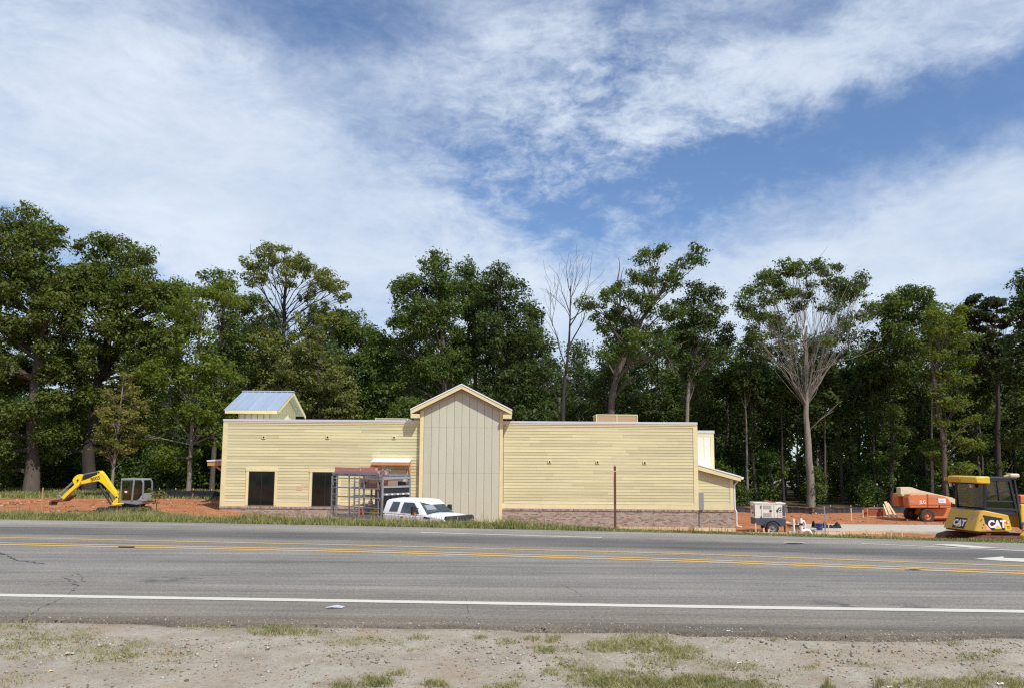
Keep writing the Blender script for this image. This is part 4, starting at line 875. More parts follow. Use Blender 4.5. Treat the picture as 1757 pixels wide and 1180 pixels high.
for (Y, dx, s0, s1) in ((77, 6.0, .88, 1.08), (84, 5.0, 1.0, 1.2), (92, 5.2, 1.1, 1.3), (102, 5.6, 1.2, 1.4)):
    half = Y * .70 + 8; x = -half + rt.uniform(0, 3)
    while x < half:
        px = 878 + FPX * x / Y
        s = rt.uniform(s0, s1)
        if px < 330: s *= .86
        if 600 < px < 700 or 930 < px < 1010: s *= .88
        if rt.random() > (.10 if px > 330 else .30): put(prot, x + rt.uniform(-1.5, 1.5), Y + rt.uniform(-2.5, 2.5), i, s)
        i += rt.choice((1, 2, 3)); x += dx
i = 0
for (Y, dx) in ((71, 3.4), (75, 3.4), (81, 3.6), (90, 3.2)):
    x = -Y * .70
    while x < Y * .70:
        px = 878 + FPX * x / Y
        skip = .15 if px < 1250 else (.45 if Y < 78 else .05)
        if 400 < px < 1200 and Y < 80: skip = .85
        if rt.random() > skip: put(und, x + rt.uniform(-1.2, 1.2), Y + rt.uniform(-1.5, 1.5), i, rt.uniform(.7, 1.1) * (1.25 if px < 380 else 1 if px < 1250 else .85))
        i += rt.choice((1, 2)); x += dx
# the far mass of the wood, too far in to tell trees apart
rf_ = np.random.default_rng(5); nC = 5200; cx = rf_.uniform(-135, 135, nC); cy = rf_.uniform(108, 132, nC); cz = SITE_R + rf_.uniform(-.2, 1, nC) ** 1.0 * (13 + 2.5 * fbm(cx, cx * 0, .12, 3))
keepc = (cz > SITE_R + 1.6) | (rf_.random(nC) < .45); Vw, Fw = leaves(np.c_[cx, cy, cz][keepc], rf_.uniform(1.0, 2.0, nC)[keepc], 16, 1.0, rf_)
np_mesh('far_wood', Vw, Fw, LF['dark'], kind='stuff')
# extra slender trunks seen in the dark of the wood
ft = [(1278, .13, 'barkpale'), (1250, .12, 'barkdark'), (1302, .1, 'barkdark'), (1340, .14, 'barkdark'), (1440, .17, 'bark'), (1470, .2, 'barkdark'), (1495, .14, 'bark'), (1550, .16, 'barkdark'), (1575, .12, 'bark'), (1680, .13, 'bark'), (1735, .16, 'barkdark'), (100, .16, 'barkdark'), (120, .12, 'barkdark'), (245, .14, 'barkdark'), (275, .1, 'bark'), (345, .15, 'barkdark'), (20, .2, 'barkdark'), (1412, .13, 'bark'), (1366, .11, 'barkdark')]
for k, (px, r_, bk) in enumerate(ft):
    Y = 74 + (k * 37 % 11); q = P(px, 700, Y); zg = float(ground_z(q.x, Y)) - .2; rk = random.Random(k)
    tr = [Vector((q.x, Y, zg))] + [Vector((q.x + rk.uniform(-.4, .4) * t, Y, zg + 13 * t)) for t in (.3, .6, 1)]
    make_tree('slender_tree', 'slender straight stemmed tree in the shade of the wood ' + zone(px), 'tree', 'slender trunks in the shade ' + zone(px), tr, r_ * 1.1,
              [(tr[-1] + Vector((rk.uniform(-1, 1), rk.uniform(-1, 1), rk.uniform(-2, .5))), 1.3) for _ in range(4)], 'dark', bk, 200 + k, size=.34, dens=.6)

# ------------------------------------------------------------------ vehicles and machines
def wheel(parent, c, r, w, tyre='rubber', rim='steel', axis='y', side=-1, hubcol=None, rimk=.55):
    t = MB().lathe([(r * rimk, -w / 2), (r * .88, -w / 2), (r, -w * .36), (r, w * .36), (r * .88, w / 2), (r * rimk, w / 2), (r * rimk, -w / 2)], c, 'y', 28)
    for k in range(20):
        a = 2 * math.pi * k / 20; d = Vector((math.cos(a), 0, math.sin(a))); p = Vector(c) + d * (r - .004)
        t.beam(p + Vector((0, -w * .36, 0)) + d * .01, p + Vector((0, w * .36, 0)) + d * .01, r * .13, .03, up=tuple(d))
    o = t.build('wheel', tyre, parent)
    f = side * w / 2
    MB().lathe([(r * rimk, f), (r * (rimk - .05), f * .75), (r * (rimk - .12), f * .4), (r * .22, f * .35), (r * .20, f * .8), (r * .1, f * .9), (.001, f * .9)], c, 'y', 24).build('rim', rim, o, smooth=True)
    for k in range(8):
        a = 2 * math.pi * k / 8; q = Vector(c) + Vector((math.cos(a) * r * .34, f * .42, math.sin(a) * r * .34)); 
        MB().cyl(q, q + Vector((0, side * .012, 0)), r * .045, 8).build('hand_hole', 'black', o)
    return o
def loft(secs, caps=True):
    """secs: list of equal-length rings of (x,y,z)"""
    m = MB(); n = len(secs[0])
    for s_ in secs: m.v += [tuple(p) for p in s_]
    for i in range(len(secs) - 1):
        for j in range(n): m.f.append((i * n + j, i * n + (j + 1) % n, (i + 1) * n + (j + 1) % n, (i + 1) * n + j))
    if caps: m.f.append(tuple(range(n))[::-1]); m.f.append(tuple((len(secs) - 1) * n + j for j in range(n)))
    return m
# ---- white service truck -------------------------------------------------
TYR = R(-38); TK = P(734, 880, 36.2); tz = float(ground_z(TK.x, 33)) ; tz = -2.2
tk = thing('service_truck', 'white extended cab truck with a grey steel rack body parked before the wall', 'truck', (TK.x, 36.2, tz), TYR)
HWt = .96
# lower body: cross sections along x (x forward; rear of cab at -2.05, nose at 2.05)
def sec(x, hw, z0, z1, crown=.04, cr=.10):
    return [(x, -hw * .97, z0), (x, -hw, z0 + .15), (x, -hw, z1 - cr), (x, -hw + cr * .8, z1 - cr * .25), (x, -hw * .5, z1 + crown * .6), (x, 0, z1 + crown), (x, hw * .5, z1 + crown * .6), (x, hw - cr * .8, z1 - cr * .25), (x, hw, z1 - cr), (x, hw, z0 + .15), (x, hw * .97, z0)]
body = loft([sec(-2.02, .93, .55, 1.32), sec(-1.9, .96, .5, 1.34), sec(.55, .97, .5, 1.34), sec(.75, .97, .5, 1.37), sec(1.2, .965, .55, 1.37), sec(1.75, .94, .6, 1.31), sec(2.0, .90, .62, 1.22), sec(2.06, .87, .66, 1.12)]).build('body', 'paintwhite', tk, bevel=.02, smooth=True)
def gh(x, hw, hw2, z0, z1): return [(x, -hw, z0), (x, -hw2, z1 - .06), (x, -hw2 + .09, z1), (x, 0, z1 + .03), (x, hw2 - .09, z1), (x, hw2, z1 - .06), (x, hw, z0)]
cabin = loft([[(-2.02, -.93, 1.30), (-1.90, -.80, 1.86), (-1.84, -.72, 1.93), (-1.84, 0, 1.96), (-1.84, .72, 1.93), (-1.90, .80, 1.86), (-2.02, .93, 1.30)],
              [(-1.6, -.94, 1.30), (-1.6, -.80, 1.90), (-1.6, -.70, 1.98), (-1.6, 0, 2.02), (-1.6, .70, 1.98), (-1.6, .80, 1.90), (-1.6, .94, 1.30)],
              [(-.4, -.95, 1.30), (-.4, -.80, 1.92), (-.4, -.70, 1.99), (-.4, 0, 2.03), (-.4, .70, 1.99), (-.4, .80, 1.92), (-.4, .95, 1.30)],
              [(.62, -.95, 1.30), (.12, -.78, 1.87), (.08, -.68, 1.95), (.06, 0, 1.99), (.08, .68, 1.95), (.12, .78, 1.87), (.62, .95, 1.30)],
              [(.80, -.90, 1.34), (.14, -.74, 1.90), (.11, -.66, 1.945), (.09, 0, 1.98), (.11, .66, 1.945), (.14, .74, 1.90), (.80, .90, 1.34)]]).build('cab', 'paintwhite', tk, smooth=True)
def pane(name, pts, mat, parent, th=.012):
    n = (Vector(pts[1]) - Vector(pts[0])).cross(Vector(pts[2]) - Vector(pts[0])).normalized() * th
    k = len(pts); return MB().add([tuple(Vector(p) + n) for p in pts] + [tuple(Vector(p) - n * .3) for p in pts], [tuple(range(k)), tuple(range(2 * k - 1, k - 1, -1))] + [(i, i + k, (i + 1) % k + k, (i + 1) % k) for i in range(k)]).build(name, mat, parent)
for s_ in (-1, 1):
    fy = lambda z: s_ * (.95 - (z - 1.30) * .26 + .006)
    o = pane('side_window', [(-.84, fy(1.36), 1.36), (.36, fy(1.36), 1.36), (.24, fy(1.55), 1.55), (-.08, fy(1.84), 1.84), (-.72, fy(1.84), 1.84), (-.78, fy(1.7), 1.7)][::s_ * -1 or 1], 'carglass', cabin, .004)
    pane('quarter_window', [(-1.62, fy(1.40), 1.40), (-1.06, fy(1.40), 1.40), (-.98, fy(1.84), 1.84), (-1.46, fy(1.84), 1.84)][::s_ * -1 or 1], 'carglass', cabin, .004)
    MB().box(-.935, -.925, s_ * .965 - .006, s_ * .965 + .006, .60, 1.33).build('door_seam', 'greybox', body)
    MB().box(.50, .51, s_ * .968 - .006, s_ * .968 + .006, .60, 1.33).build('door_seam', 'greybox', body)
    MB().box(-.80, -.62, s_ * .98 - .02, s_ * .98 + .02, 1.14, 1.19).build('door_handle', 'black', body, .008)
    mr_ = MB().box(.18, .34, min(s_ * 1.12, s_ * 1.30), max(s_ * 1.12, s_ * 1.30), 1.33, 1.70).build('mirror', 'black', tk, .03)
    MB().beam((.3, s_ * .93, 1.42), (.28, s_ * 1.14, 1.44), .05, .05).build('mirror_arm', 'black', mr_); MB().beam((.3, s_ * .93, 1.60), (.28, s_ * 1.14, 1.62), .04, .04).build('mirror_arm', 'black', mr_)
    MB().box(.345, .365, min(s_ * 1.16, s_ * 1.27), max(s_ * 1.16, s_ * 1.27), 1.34, 1.44).build('turn_signal', 'red', mr_)
    MB().prism([(.66, 1.17), (1.10, 1.17), (1.04, 1.23), (.70, 1.27)], 'y', s_ * .968 - .012, s_ * .968 + .012).build('fender_vent', 'black', body)
    hl = MB().box(1.88, 2.08, min(s_ * .62, s_ * .90), max(s_ * .62, s_ * .90), .92, 1.15).build('headlight', 'chrome', tk, .03)
    MB().box(1.75, 1.95, min(s_ * .90, s_ * .935), max(s_ * .90, s_ * .935), .97, 1.08).build('side_marker', 'brightorange', hl)
    for wx in (1.35, -3.15): wheel(tk, (wx, s_ * .86, .40), .40, .26, 'rubber', 'steel', side=s_)
pane('windshield', [(.115, -.70, 1.915), (.115, .70, 1.915), (.80, .86, 1.385), (.80, -.86, 1.385)], 'carglass', cabin, .008)
for y0, y1 in ((-.55, .0), (.15, .70)): MB().beam((.80, y0, 1.415), (.70, y1, 1.475), .018, .018).build('wiper', 'black', cabin)
pane('sun_shade', [(.36, -.62, 1.736), (.36, -.05, 1.736), (.62, -.05, 1.538), (.62, -.66, 1.538)], 'greybox', cabin, .012)
MB().box(.60, .84, -.88, .88, 1.345, 1.38).build('cowl_panel', 'black', body, .01)
gr_ = MB().prism([(1.98, .70), (2.13, .72), (2.13, 1.10), (2.06, 1.20), (1.96, 1.235)], 'y', -.60, .60).build('grille', 'black', tk, .03)
MB().prism([(1.86, 1.16), (2.02, 1.10), (2.10, 1.18), (2.02, 1.30), (1.90, 1.33)], 'y', -.90, .90).build('bug_deflector', 'black', tk, .02)
for z in (.80, .92, 1.04): MB().box(2.131, 2.15, -.58, .58, z, z + .04).build('grille_bar', 'greybox', gr_)
MB().box(2.02, 2.24, -.98, .98, .48, .72).build('bumper', 'chrome', tk, .04)
MB().box(-4.8, 1.9, -.45, -.33, .42, .58).build('chassis_rail', 'black', tk); MB().box(-4.8, 1.9, .33, .45, .42, .58).build('chassis_rail', 'black', tk)
# flatbed and rack
XB0, XB1, ZB, ZT = -5.6, -2.22, 1.08, 3.02
bed = MB().box(XB0, XB1, -1.02, 1.02, ZB - .12, ZB).build('flatbed', 'steel', tk)
for s_ in (-1, 1):
    rk = bx0_ = None
    y = s_ * 1.0
    for x in (XB0 + .04, XB0 + 1.25, XB0 + 2.35, XB1 - .05): MB().beam((x, y, ZB), (x - .10, y * .99, ZT), .045, .045).build('rack_post', 'steel', tk)
    for z in (ZB + .42, ZB + .88, ZB + 1.32, ZT - .02, ZT - .16, ZB + .03, ZB + .20): MB().beam((XB0 - .08, y * 1.002, z), (XB1, y * 1.002, z - .0), .055, .05).build('rack_rail', 'steel', tk)
MB().beam((XB0 - .08, -1.03, ZT + .08), (XB1, -1.03, ZT + .08), .06, .09).build('top_rail', 'steel', tk)
for x in np.linspace(XB0, XB1 - .05, 6): MB().beam((x - .08, -1.02, ZT + .02), (x - .08, 1.02, ZT + .02), .05, .05).build('roof_bar', 'steel', tk)
for z in (ZB + .88, ZB + .42, ZB + 1.32): MB().box(XB0 + .1, XB1 - .1, .1, .98, z - .04, z).build('shelf', 'steel', tk)
MB().box(XB0 + .1, XB1 - .3, .985, 1.0, ZB + .05, ZB + .40).build('side_board', 'greybox', tk)
MB().box(XB0 + 1.4, XB0 + 1.9, .5, .96, ZB + .9, ZB + 1.28).build('rack_bin', 'tan', tk); MB().box(XB0 + 2.3, XB1 - .2, .3, .96, ZB + .9, ZB + 1.2).build('rack_bin', 'black', tk)
for x in (XB0 + .6, XB0 + .95, XB0 + 1.7, XB0 + 2.45): MB().box(x, x + .10, .92, .97, ZB, ZB + 1.5).build('rack_board', 'timber' if x < XB0 + .8 else 'tan', tk)
# headache rack behind the cab
hx = XB1 + .04
for y in (-.9, .9): MB().box(hx, hx + .08, y - .05, y + .05, ZB - .1, ZT - .1).build('headboard_post', 'steel', tk)
for z in (2.1, ZT - .15, 2.45): MB().box(hx, hx + .07, -.9, .9, z, z + .09).build('headboard_bar', 'greybox', tk)
MB().box(hx, hx + .03, -.86, .86, 2.20, 2.44).build('headboard_mesh', 'black', tk); MB().box(hx, hx + .03, -.86, .86, 1.0, 2.09).build('headboard_plate', 'black', tk)
for k in range(5): MB().box(hx + .08, hx + .15, -.76 + k * .36, -.64 + k * .36, 2.10, 2.17).build('marker_lamp', 'pvc', tk, .02)
# the two ladders leaning on the rack side
def lt(p): return tk.matrix_basis @ Vector(p)
tk_m = Matrix.Translation(tk.location) @ Matrix.Rotation(TYR, 4, 'Z')
def onrack(name, label, cat, loc, group=None): return thing(name, label, cat, tuple(tk_m @ Vector(loc)), TYR, group)
for (x, lab) in ((XB0 + .02, 'grey metal ladder leaning upright at the rear end of the truck rack'), (XB0 + 1.72, 'grey metal ladder leaning upright on the middle of the truck rack')):
    ld = onrack('ladder', lab, 'ladder', (x, -1.06, ZB - .05), 'ladders on the truck rack')
    for dx in (0, .36): MB().beam((dx + .05, -.08, 0), (dx - .05, -.015, 1.92), .035, .07).build('rail', 'steel', ld)
    for k in range(6): MB().beam((.02, -.06, .15 + k * .3), (.40, -.06, .15 + k * .3), .03, .03).build('rung', 'steel', ld)
# cargo: each item a thing
o = onrack('storage_box', 'long tan box with two round black knobs inside the upper rack', 'box', (XB0 + 1.05, .1, ZB + 1.34))
MB().box(0, 2.05, -.3, .35, 0, .40).build('box_body', 'tan', o, .01)
for x in (.42, 1.42): MB().cyl((x, -.32, .22), (x, -.30, .22), .07, 16).build('round_knob', 'black', o)
o = onrack('bucket', 'round orange red bucket on the truck bed', 'bucket', (XB0 + 1.62, -.55, ZB)); MB().lathe([(.12, 0), (.15, .3), (.16, .3), (.16, .33), (.001, .33)], (0, 0, 0), 'z', 20).build('bucket_body', 'brightorange', o, smooth=True); MB().tube([(-.15, 0, .3), (-.12, -.08, .18), (0, -.16, .14), (.12, -.08, .18), (.15, 0, .3)], .008, 6).build('bucket_handle', 'steel', o)
o = onrack('tool_crate', 'yellow brown plastic crate on the truck bed beside the cab', 'crate', (XB1 - .62, -.5, ZB)); MB().box(-.3, .3, -.2, .2, 0, .26).build('crate_body', 'gold', o, .02); MB().box(-.31, .31, -.21, .21, .262, .30).build('crate_rim', 'gold', o, .01)
o = onrack('paint_can', 'white container with pink marks above the orange bucket on the truck', 'can', (XB0 + 1.55, .1, ZB + .44)); MB().cyl((0, 0, 0), (0, 0, .22), .12, 16).build('can_body', 'pvc', o); MB().cyl((0, 0, .06), (0, 0, .14), .123, 16).build('can_band', 'pink', o); MB().cyl((0, 0, .22), (0, 0, .30), .05, 12).build('can_neck', 'pvc', o)
o = onrack('black_bin', 'black open bin in the lower rack right behind the cab', 'bin', (XB1 - .6, .2, ZB + .30)); MB().prism([(-.4, .1), (.4, .1), (.45, .38), (-.45, .38)], 'y', -.25, .25).build('bin_body', 'black', o, .02); MB().box(-.46, .46, -.27, .27, .385, .41).build('bin_rim', 'steel', o)
# pink lumber on the roof bars
lr_ = random.Random(5)
LBL = ['undermost front pink board on top of the truck rack, the longest one', 'second pink board lying on the truck rack behind the longest', 'short pink board on top of the pile on the rack, at its cab end', 'thin pink board on top of the pile on the rack, at its rear end', 'pink board at the back of the pile on the rack']
for k, (x0, x1, y, z, h) in enumerate(((XB0 - .05, XB1 - .25, -.85, .06, .17), (XB0 + .1, XB1 + .05, -.66, .06, .16), (XB0 + 1.6, XB1 - .55, -.72, .24, .15), (XB0 - .1, XB0 + 1.8, -.8, .235, .14), (XB0 + .3, XB1 - .4, -.4, .06, .2))):
    o = onrack('lumber_board', LBL[k], 'board', (x0, y, ZT + z), 'pink boards stacked on the truck rack'); o.rotation_euler.y = lr_.uniform(.0, .01)
    MB().box(0, x1 - x0, -.07, .07, 0, h).build('board', 'pinklumber', o, .004)
o = onrack('scrap_coil', 'dark coil of wire at the cab end of the boards on the truck rack', 'coil', (XB1 - .1, -.5, ZT + .10))
for k in range(5): MB().tube([(math.cos(a) * (.16 + .02 * k), math.sin(a) * .16, .06 + .03 * k + .04 * math.sin(3 * a + k)) for a in np.linspace(0, 6.28, 17)], .014, 5).build('coil_loop', 'greybox', o)

# ---- yellow mini excavator (built on a vertical plane at Y=42) ------------
EY = 42.0
def Z2(x, y): q = P(80 + x / 8.785, 790 + y / 8.785, EY); return (q.x, q.z)
ex_c = P(230, 872, EY); exz = float(ground_z(ex_c.x, EY))
ex = thing('mini_excavator', 'yellow mini excavator with grey cab and arched boom reaching left to the ground', 'excavator', (ex_c.x, EY, exz))
def pr(name, pts, mat, y0, y1, parent=ex, bevel=.02): return MB().prism([Z2(*p) for p in pts], 'y', EY + y0, EY + y1).build(name, mat, parent, bevel, world=True)
boom = pr('boom', [(530, 300), (560, 290), (700, 240), (780, 208), (790, 150), (830, 148), (862, 180), (905, 240), (1010, 400), (1105, 530), (1098, 560), (1060, 552), (1030, 520), (900, 385), (862, 345), (800, 305), (700, 318), (540, 352)], 'paintyellow', -.14, .14)
arm = pr('arm', [(402, 290), (430, 245), (470, 212), (515, 200), (562, 210), (540, 285), (520, 340), (505, 365), (400, 455), (275, 580), (238, 582), (222, 568), (258, 520), (330, 450), (430, 360)], 'paintyellow', -.11, .11)
def rod(name, a, b, r, mat, parent, y=0): 
    A_, B_ = Z2(*a), Z2(*b); return MB().cyl((A_[0], EY + y, A_[1]), (B_[0], EY + y, B_[1]), r, 12).build(name, mat, parent, world=True)
c_ = rod('arm_cylinder', (575, 232), (790, 188), .055, 'black', boom, -.02); rod('cylinder_rod', (560, 205), (790, 160), .03, 'steel', boom, 0)
pr('cylinder_guard', [(560, 225), (785, 175), (780, 200), (700, 235), (560, 285)], 'black', -.08, .08, boom, .005)
rod('bucket_cylinder', (420, 300), (290, 420), .055, 'steel', arm, 0); rod('cylinder_rod', (290, 420), (200, 495), .032, 'chrome', arm, 0); rod('boom_cylinder', (830, 360), (930, 540), .06, 'black', boom, -.20); rod('boom_cylinder_rod', (930, 540), (1000, 650), .05, 'black', boom, -.20)
rod('hose', (815, 345), (985, 640), .02, 'black', boom, .16); rod('hose', (545, 290), (700, 238), .015, 'black', boom, -.16)
for p in ((808, 168), (490, 288), (245, 572), (1075, 545)): rod_ = MB().cyl((Z2(*p)[0], EY - .17, Z2(*p)[1]), (Z2(*p)[0], EY + .17, Z2(*p)[1]), .045, 12).build('pivot_pin', 'black', boom if p[0] > 700 else arm, world=True)
pr('bucket_link', [(175, 520), (195, 500), (245, 560), (228, 578)], 'steel', -.08, .08)
pr('bucket', [(130, 585), (240, 575), (290, 588), (400, 505), (400, 530), (300, 605), (200, 615), (130, 605), (108, 655), (88, 655), (92, 600)], 'rust', -.32, .32)
for y in (-.3, -.1, .1, .26): MB().box(Z2(85, 650)[0], Z2(110, 650)[0], EY + y, EY + y + .06, Z2(85, 668)[1], Z2(85, 645)[1]).build('bucket_tooth', 'steel', ex, world=True)
pr('swing_bracket', [(1000, 640), (1045, 590), (1075, 550), (1100, 575), (1095, 640), (1110, 665), (1030, 668)], 'paintyellow', -.18, .18)
pr('engine_hood', [(1050, 450), (1160, 442), (1160, 600), (1100, 600), (1100, 500), (1060, 480)], 'paintyellow', -.1, .75)
cabf = pr('cab_base', [(1140, 590), (1500, 590), (1490, 640), (1420, 655), (1150, 625)], 'steel', -.42, .75)
pr('counterweight', [(1410, 590), (1450, 565), (1506, 480), (1512, 600)], 'greybox', -.44, .80)
# cab frame: posts and roof around real glass
def bar(name, a, b, y, w=.06, mat='steel'):
    A_, B_ = Z2(*a), Z2(*b); return MB().beam((A_[0], EY + y, A_[1]), (B_[0], EY + y, B_[1]), w, w, up=(0, 1, 0)).build(name, mat, cabf, .012, world=True)
for y in (-.42, .58):
    bar('cab_post', (1172, 592), (1192, 290), y, .06); bar('cab_post', (1345, 592), (1378, 285), y, .085); bar('cab_post', (1508, 560), (1516, 320), y, .07); bar('cab_post', (1516, 325), (1490, 278), y, .07)
    bar('cab_rail', (1190, 282), (1490, 278), y, .07)
    MB().prism([Z2(*p) for p in [(1186, 580), (1340, 580), (1362, 300), (1202, 300)]], 'y', EY + y - .004, EY + y + .004).build('cab_glass', 'cabglass', cabf, world=True)
    MB().prism([Z2(*p) for p in [(1360, 580), (1420, 575), (1500, 470), (1505, 300), (1388, 295)]], 'y', EY + y - .004, EY + y + .004).build('cab_glass', 'cabglass', cabf, world=True)
pr('cab_roof', [(1185, 262), (1500, 266), (1510, 290), (1185, 286)], 'greybox', -.46, .62, cabf)
pr('cab_seat', [(1290, 590), (1290, 510), (1390, 500), (1400, 400), (1440, 400), (1430, 590)], 'seat', -.1, .25, cabf); pr('control_console', [(1220, 590), (1230, 500), (1260, 500), (1265, 590)], 'seat', -.1, .3, cabf)
pr('white_notice', [(1236, 448), (1274, 448), (1274, 474), (1236, 474)], 'signwhite', -.432, -.426, cabf, 0)
pr('dozer_blade', [(1095, 628), (1220, 628), (1220, 645), (1095, 660)], 'paintyellow', -.7, .7)
for s_ in (-.75, .35):
    tr_ = pr('crawler_track', [(860, 705), (1120, 700), (1480, 690), (1510, 730), (1480, 775), (900, 775), (850, 740)], 'rubber', s_, s_ + .38)
    for k in range(14): pr('track_pad', [(870 + k * 45, 690), (890 + k * 45, 690), (890 + k * 45, 702), (870 + k * 45, 702)], 'rubber', s_ - .01, s_ + .39, tr_, 0)
pr('turntable', [(1150, 640), (1440, 650), (1400, 700), (1200, 700)], 'black', -.3, .5)
q = P(80 + 755 / 8.785, 790 + 268 / 8.785, EY)
tx = text('8003', .26, 'rust', boom, Matrix.Translation(Vector((q.x, EY - .145, q.z)) - ex.location) @ Matrix.Rotation(R(15), 4, 'Y').inverted() @ Matrix.Rotation(R(90), 4, 'X'), 'model_number', .002, .006)

# ---- towable generator ----------------------------------------------------
GY = 43.6; g0 = P(1295.5, 890, GY); g1 = P(1347, 890, GY); gz = SITE_R - .02
gt = thing('towable_generator', 'white and navy towable generator on a small trailer right of the building', 'generator', (g0.x, GY, gz), R(-4))
GL, GD = (g1.x - g0.x) / math.cos(R(4)), 1.05
def gb(name, mat, x0, x1, y0, y1, z0, z1, parent=gt, bevel=.0): return MB().box(x0, x1, y0, y1, z0, z1).build(name, mat, parent, bevel)
H0, H1, H2 = .42, .84, 1.70
low = MB().prism([(0, H0 + .06), (.55, H0 + .0), (GL, H0 - .02), (GL, H1), (0, H1)], 'y', 0, GD).build('lower_body', 'navy', gt, .015)
up = gb('canopy_body', 'genwhite', .01, GL - .01, .01, GD - .01, H1 + .003, H2 - .06, bevel=.01)
gb('canopy_roof', 'genwhite', -.02, GL + .02, -.02, GD + .02, H2 - .057, H2 + .0, bevel=.012)
gb('end_panel', 'navy', GL - .34, GL - .03, -.012, .008, H1 + .05, H2 - .12, up); gb('stripe', 'signwhite', GL - .30, GL - .06, -.016, -.013, H1 + .11, H1 + .135, up)
dp = gb('door_panel', 'genwhite', .36, 1.02, -.022, .008, H1 + .04, H2 - .10, up, .008)
for z in (H1 + .10, H2 - .35):
    v_ = gb('vent_grille', 'vent', .45, .90, -.028, -.022, z, z + .20, up)
for k in range(2):
    for j in range(5): gb('vent_slat', 'genwhite', .46, .89, -.036, -.029, (H1 + .12, H2 - .33)[k] + j * .036, (H1 + .132, H2 - .318)[k] + j * .036, up)
gb('door_latch', 'black', .80, .92, -.045, -.022, H1 + .36, H1 + .46, up); gb('hinge', 'black', .32, .365, -.04, .0, H2 - .28, H2 - .16, up); gb('hinge', 'black', .32, .365, -.04, .0, H1 + .02, H1 + .12, up); gb('door_latch', 'black', 1.18, 1.27, -.04, .005, H1 + .36, H1 + .48, up)
gb('logo_panel', 'genwhite', 1.06, 1.50, -.02, .005, H1 + .04, H2 - .10, up)
lc = Vector((1.42, -.024, H1 + .48)) if False else Vector((1.38, -.024, H1 + .47))
MB().lathe([(.125, -.004), (.145, -.004), (.145, .004), (.125, .004), (.125, -.004)], lc, 'y', 28).build('logo_ring', 'black', up)
text('C', .20, 'black', up, Matrix.Translation(lc + Vector((-.03, -.003, .03))) @ Matrix.Rotation(R(90), 4, 'X'), 'logo_letter', .002, .004); text('P', .17, 'black', up, Matrix.Translation(lc + Vector((.03, -.003, -.03))) @ Matrix.Rotation(R(90), 4, 'X'), 'logo_letter', .002, .004)
for k in range(3): gb('red_print', 'pink', 1.26, 1.50, -.024, -.021, H1 + .12 + k * .06, H1 + .145 + k * .06, up)
gb('end_grille', 'vent', -.002, .012, .35, .9, H2 - .42, H2 - .2, up); gb('end_slot', 'black', -.004, .012, .10, .18, H1 + .1, H2 - .15, up); gb('red_plate', 'purple', -.004, .012, .35, .7, H1 + .22, H1 + .34, up)
fn = MB().tube([(.62 + .44 * 0, .0, H0 + .05)] , .1, 4) if False else None
fl = MB(); arc = [(math.cos(a), math.sin(a)) for a in np.linspace(R(8), R(172), 13)]
cx_, cz_ = .93, .33
pts_o = [(cx_ + .47 * c, cz_ + .44 * s_) for c, s_ in arc]; pts_i = [(cx_ + .41 * c, cz_ + .39 * s_) for c, s_ in arc]
for s_ in (-.16, GD - .02):
    MB().prism(pts_o + pts_i[::-1], 'y', s_, s_ + .20).build('mudguard', 'navy', gt)
    wheel(gt, (cx_, s_ + .09, .33), .33, .19, 'rubber', 'steel', side=-1, rimk=.62)
gb('leg_stand', 'black', 1.62, 1.69, .12, .19, .05, H0, gt); gb('axle', 'black', cx_ - .04, cx_ + .04, .0, GD, .29, .37, gt)
tb = MB().beam((GL, GD / 2 - .3, H0 + .02), (GL + .85, GD / 2, H0 - .02), .08, .10).beam((GL, GD / 2 + .3, H0 + .02), (GL + .85, GD / 2, H0 - .02), .08, .10).build('tow_bar', 'black', gt)
MB().beam((GL + .8, GD / 2, H0), (GL + 1.1, GD / 2, H0), .07, .07).build('hitch', 'black', tb); MB().cyl((GL + .75, GD / 2, .05), (GL + .75, GD / 2, H0 + .3), .035).build('jack_stand', 'steel', tb); gb('tail_lamp', 'brightorange', GL + .005, GL + .1, .1, .3, H0 - .02, H0 + .07, gt); gb('step_board', 'lumber', GL + .02, GL + .3, .1, .6, H0 + .17, H0 + .21, gt)
st = thing('orange_strap', 'faded orange strap hanging over the top of the white generator', 'strap', tuple(Vector(gt.location) + Vector((.62, 0, H2))), 0)
MB().tube([(0, .5, .02), (.05, .2, .10), (.30, .05, .03), (.52, -.05, .02), (.56, -.08, -.06), (.60, -.09, -.45), (.60, -.09, -.85)], [.02, .05, .045, .03, .022, .02, .02], 6).build('strap_band', 'rustred', st)

# ---- orange boom lift -----------------------------------------------------
JY = 54.0
def J(x, y, Y=JY): q = P(1530 + x / 15.74, 825 + y / 15.74, Y); return (q.x, q.z)
jc = J(800, 1070); jl = thing('boom_lift', 'orange boom lift with a cream boom standing behind the yellow bulldozer', 'boom lift', (jc[0], JY, jc[1]))
def jp(name, pts, mat, y0, y1, parent=jl, bevel=.02): return MB().prism([J(*p) for p in pts], 'y', JY + y0, JY + y1).build(name, mat, parent, bevel, world=True)
cw = jp('counterweight_cowl', [(225, 420), (270, 330), (500, 320), (720, 320), (735, 690), (270, 690), (235, 620), (222, 500)], 'orange', -1.15, -.35, bevel=.06)
jp('counterweight_cowl', [(225, 420), (270, 330), (500, 320), (720, 320), (735, 690), (270, 690), (235, 620), (222, 500)], 'orange', .35, 1.15, bevel=.06)
for a_, b_ in ((-1.14, -.36), (.36, 1.14)):
    jp('side_cowl', [(735, 322), (1000, 345), (1180, 385), (1290, 450), (1360, 560), (1360, 640), (1330, 690), (740, 690)], 'orange', a_, b_, bevel=.05)
jp('cowl_edge', [(720, 400), (1040, 405), (1180, 440), (1040, 412), (720, 408)], 'cream', -1.165, -1.135, cw, 0)
jp('cowl_seam', [(712, 325), (722, 325), (738, 690), (728, 690)], 'red', -1.165, -1.14, cw, 0)
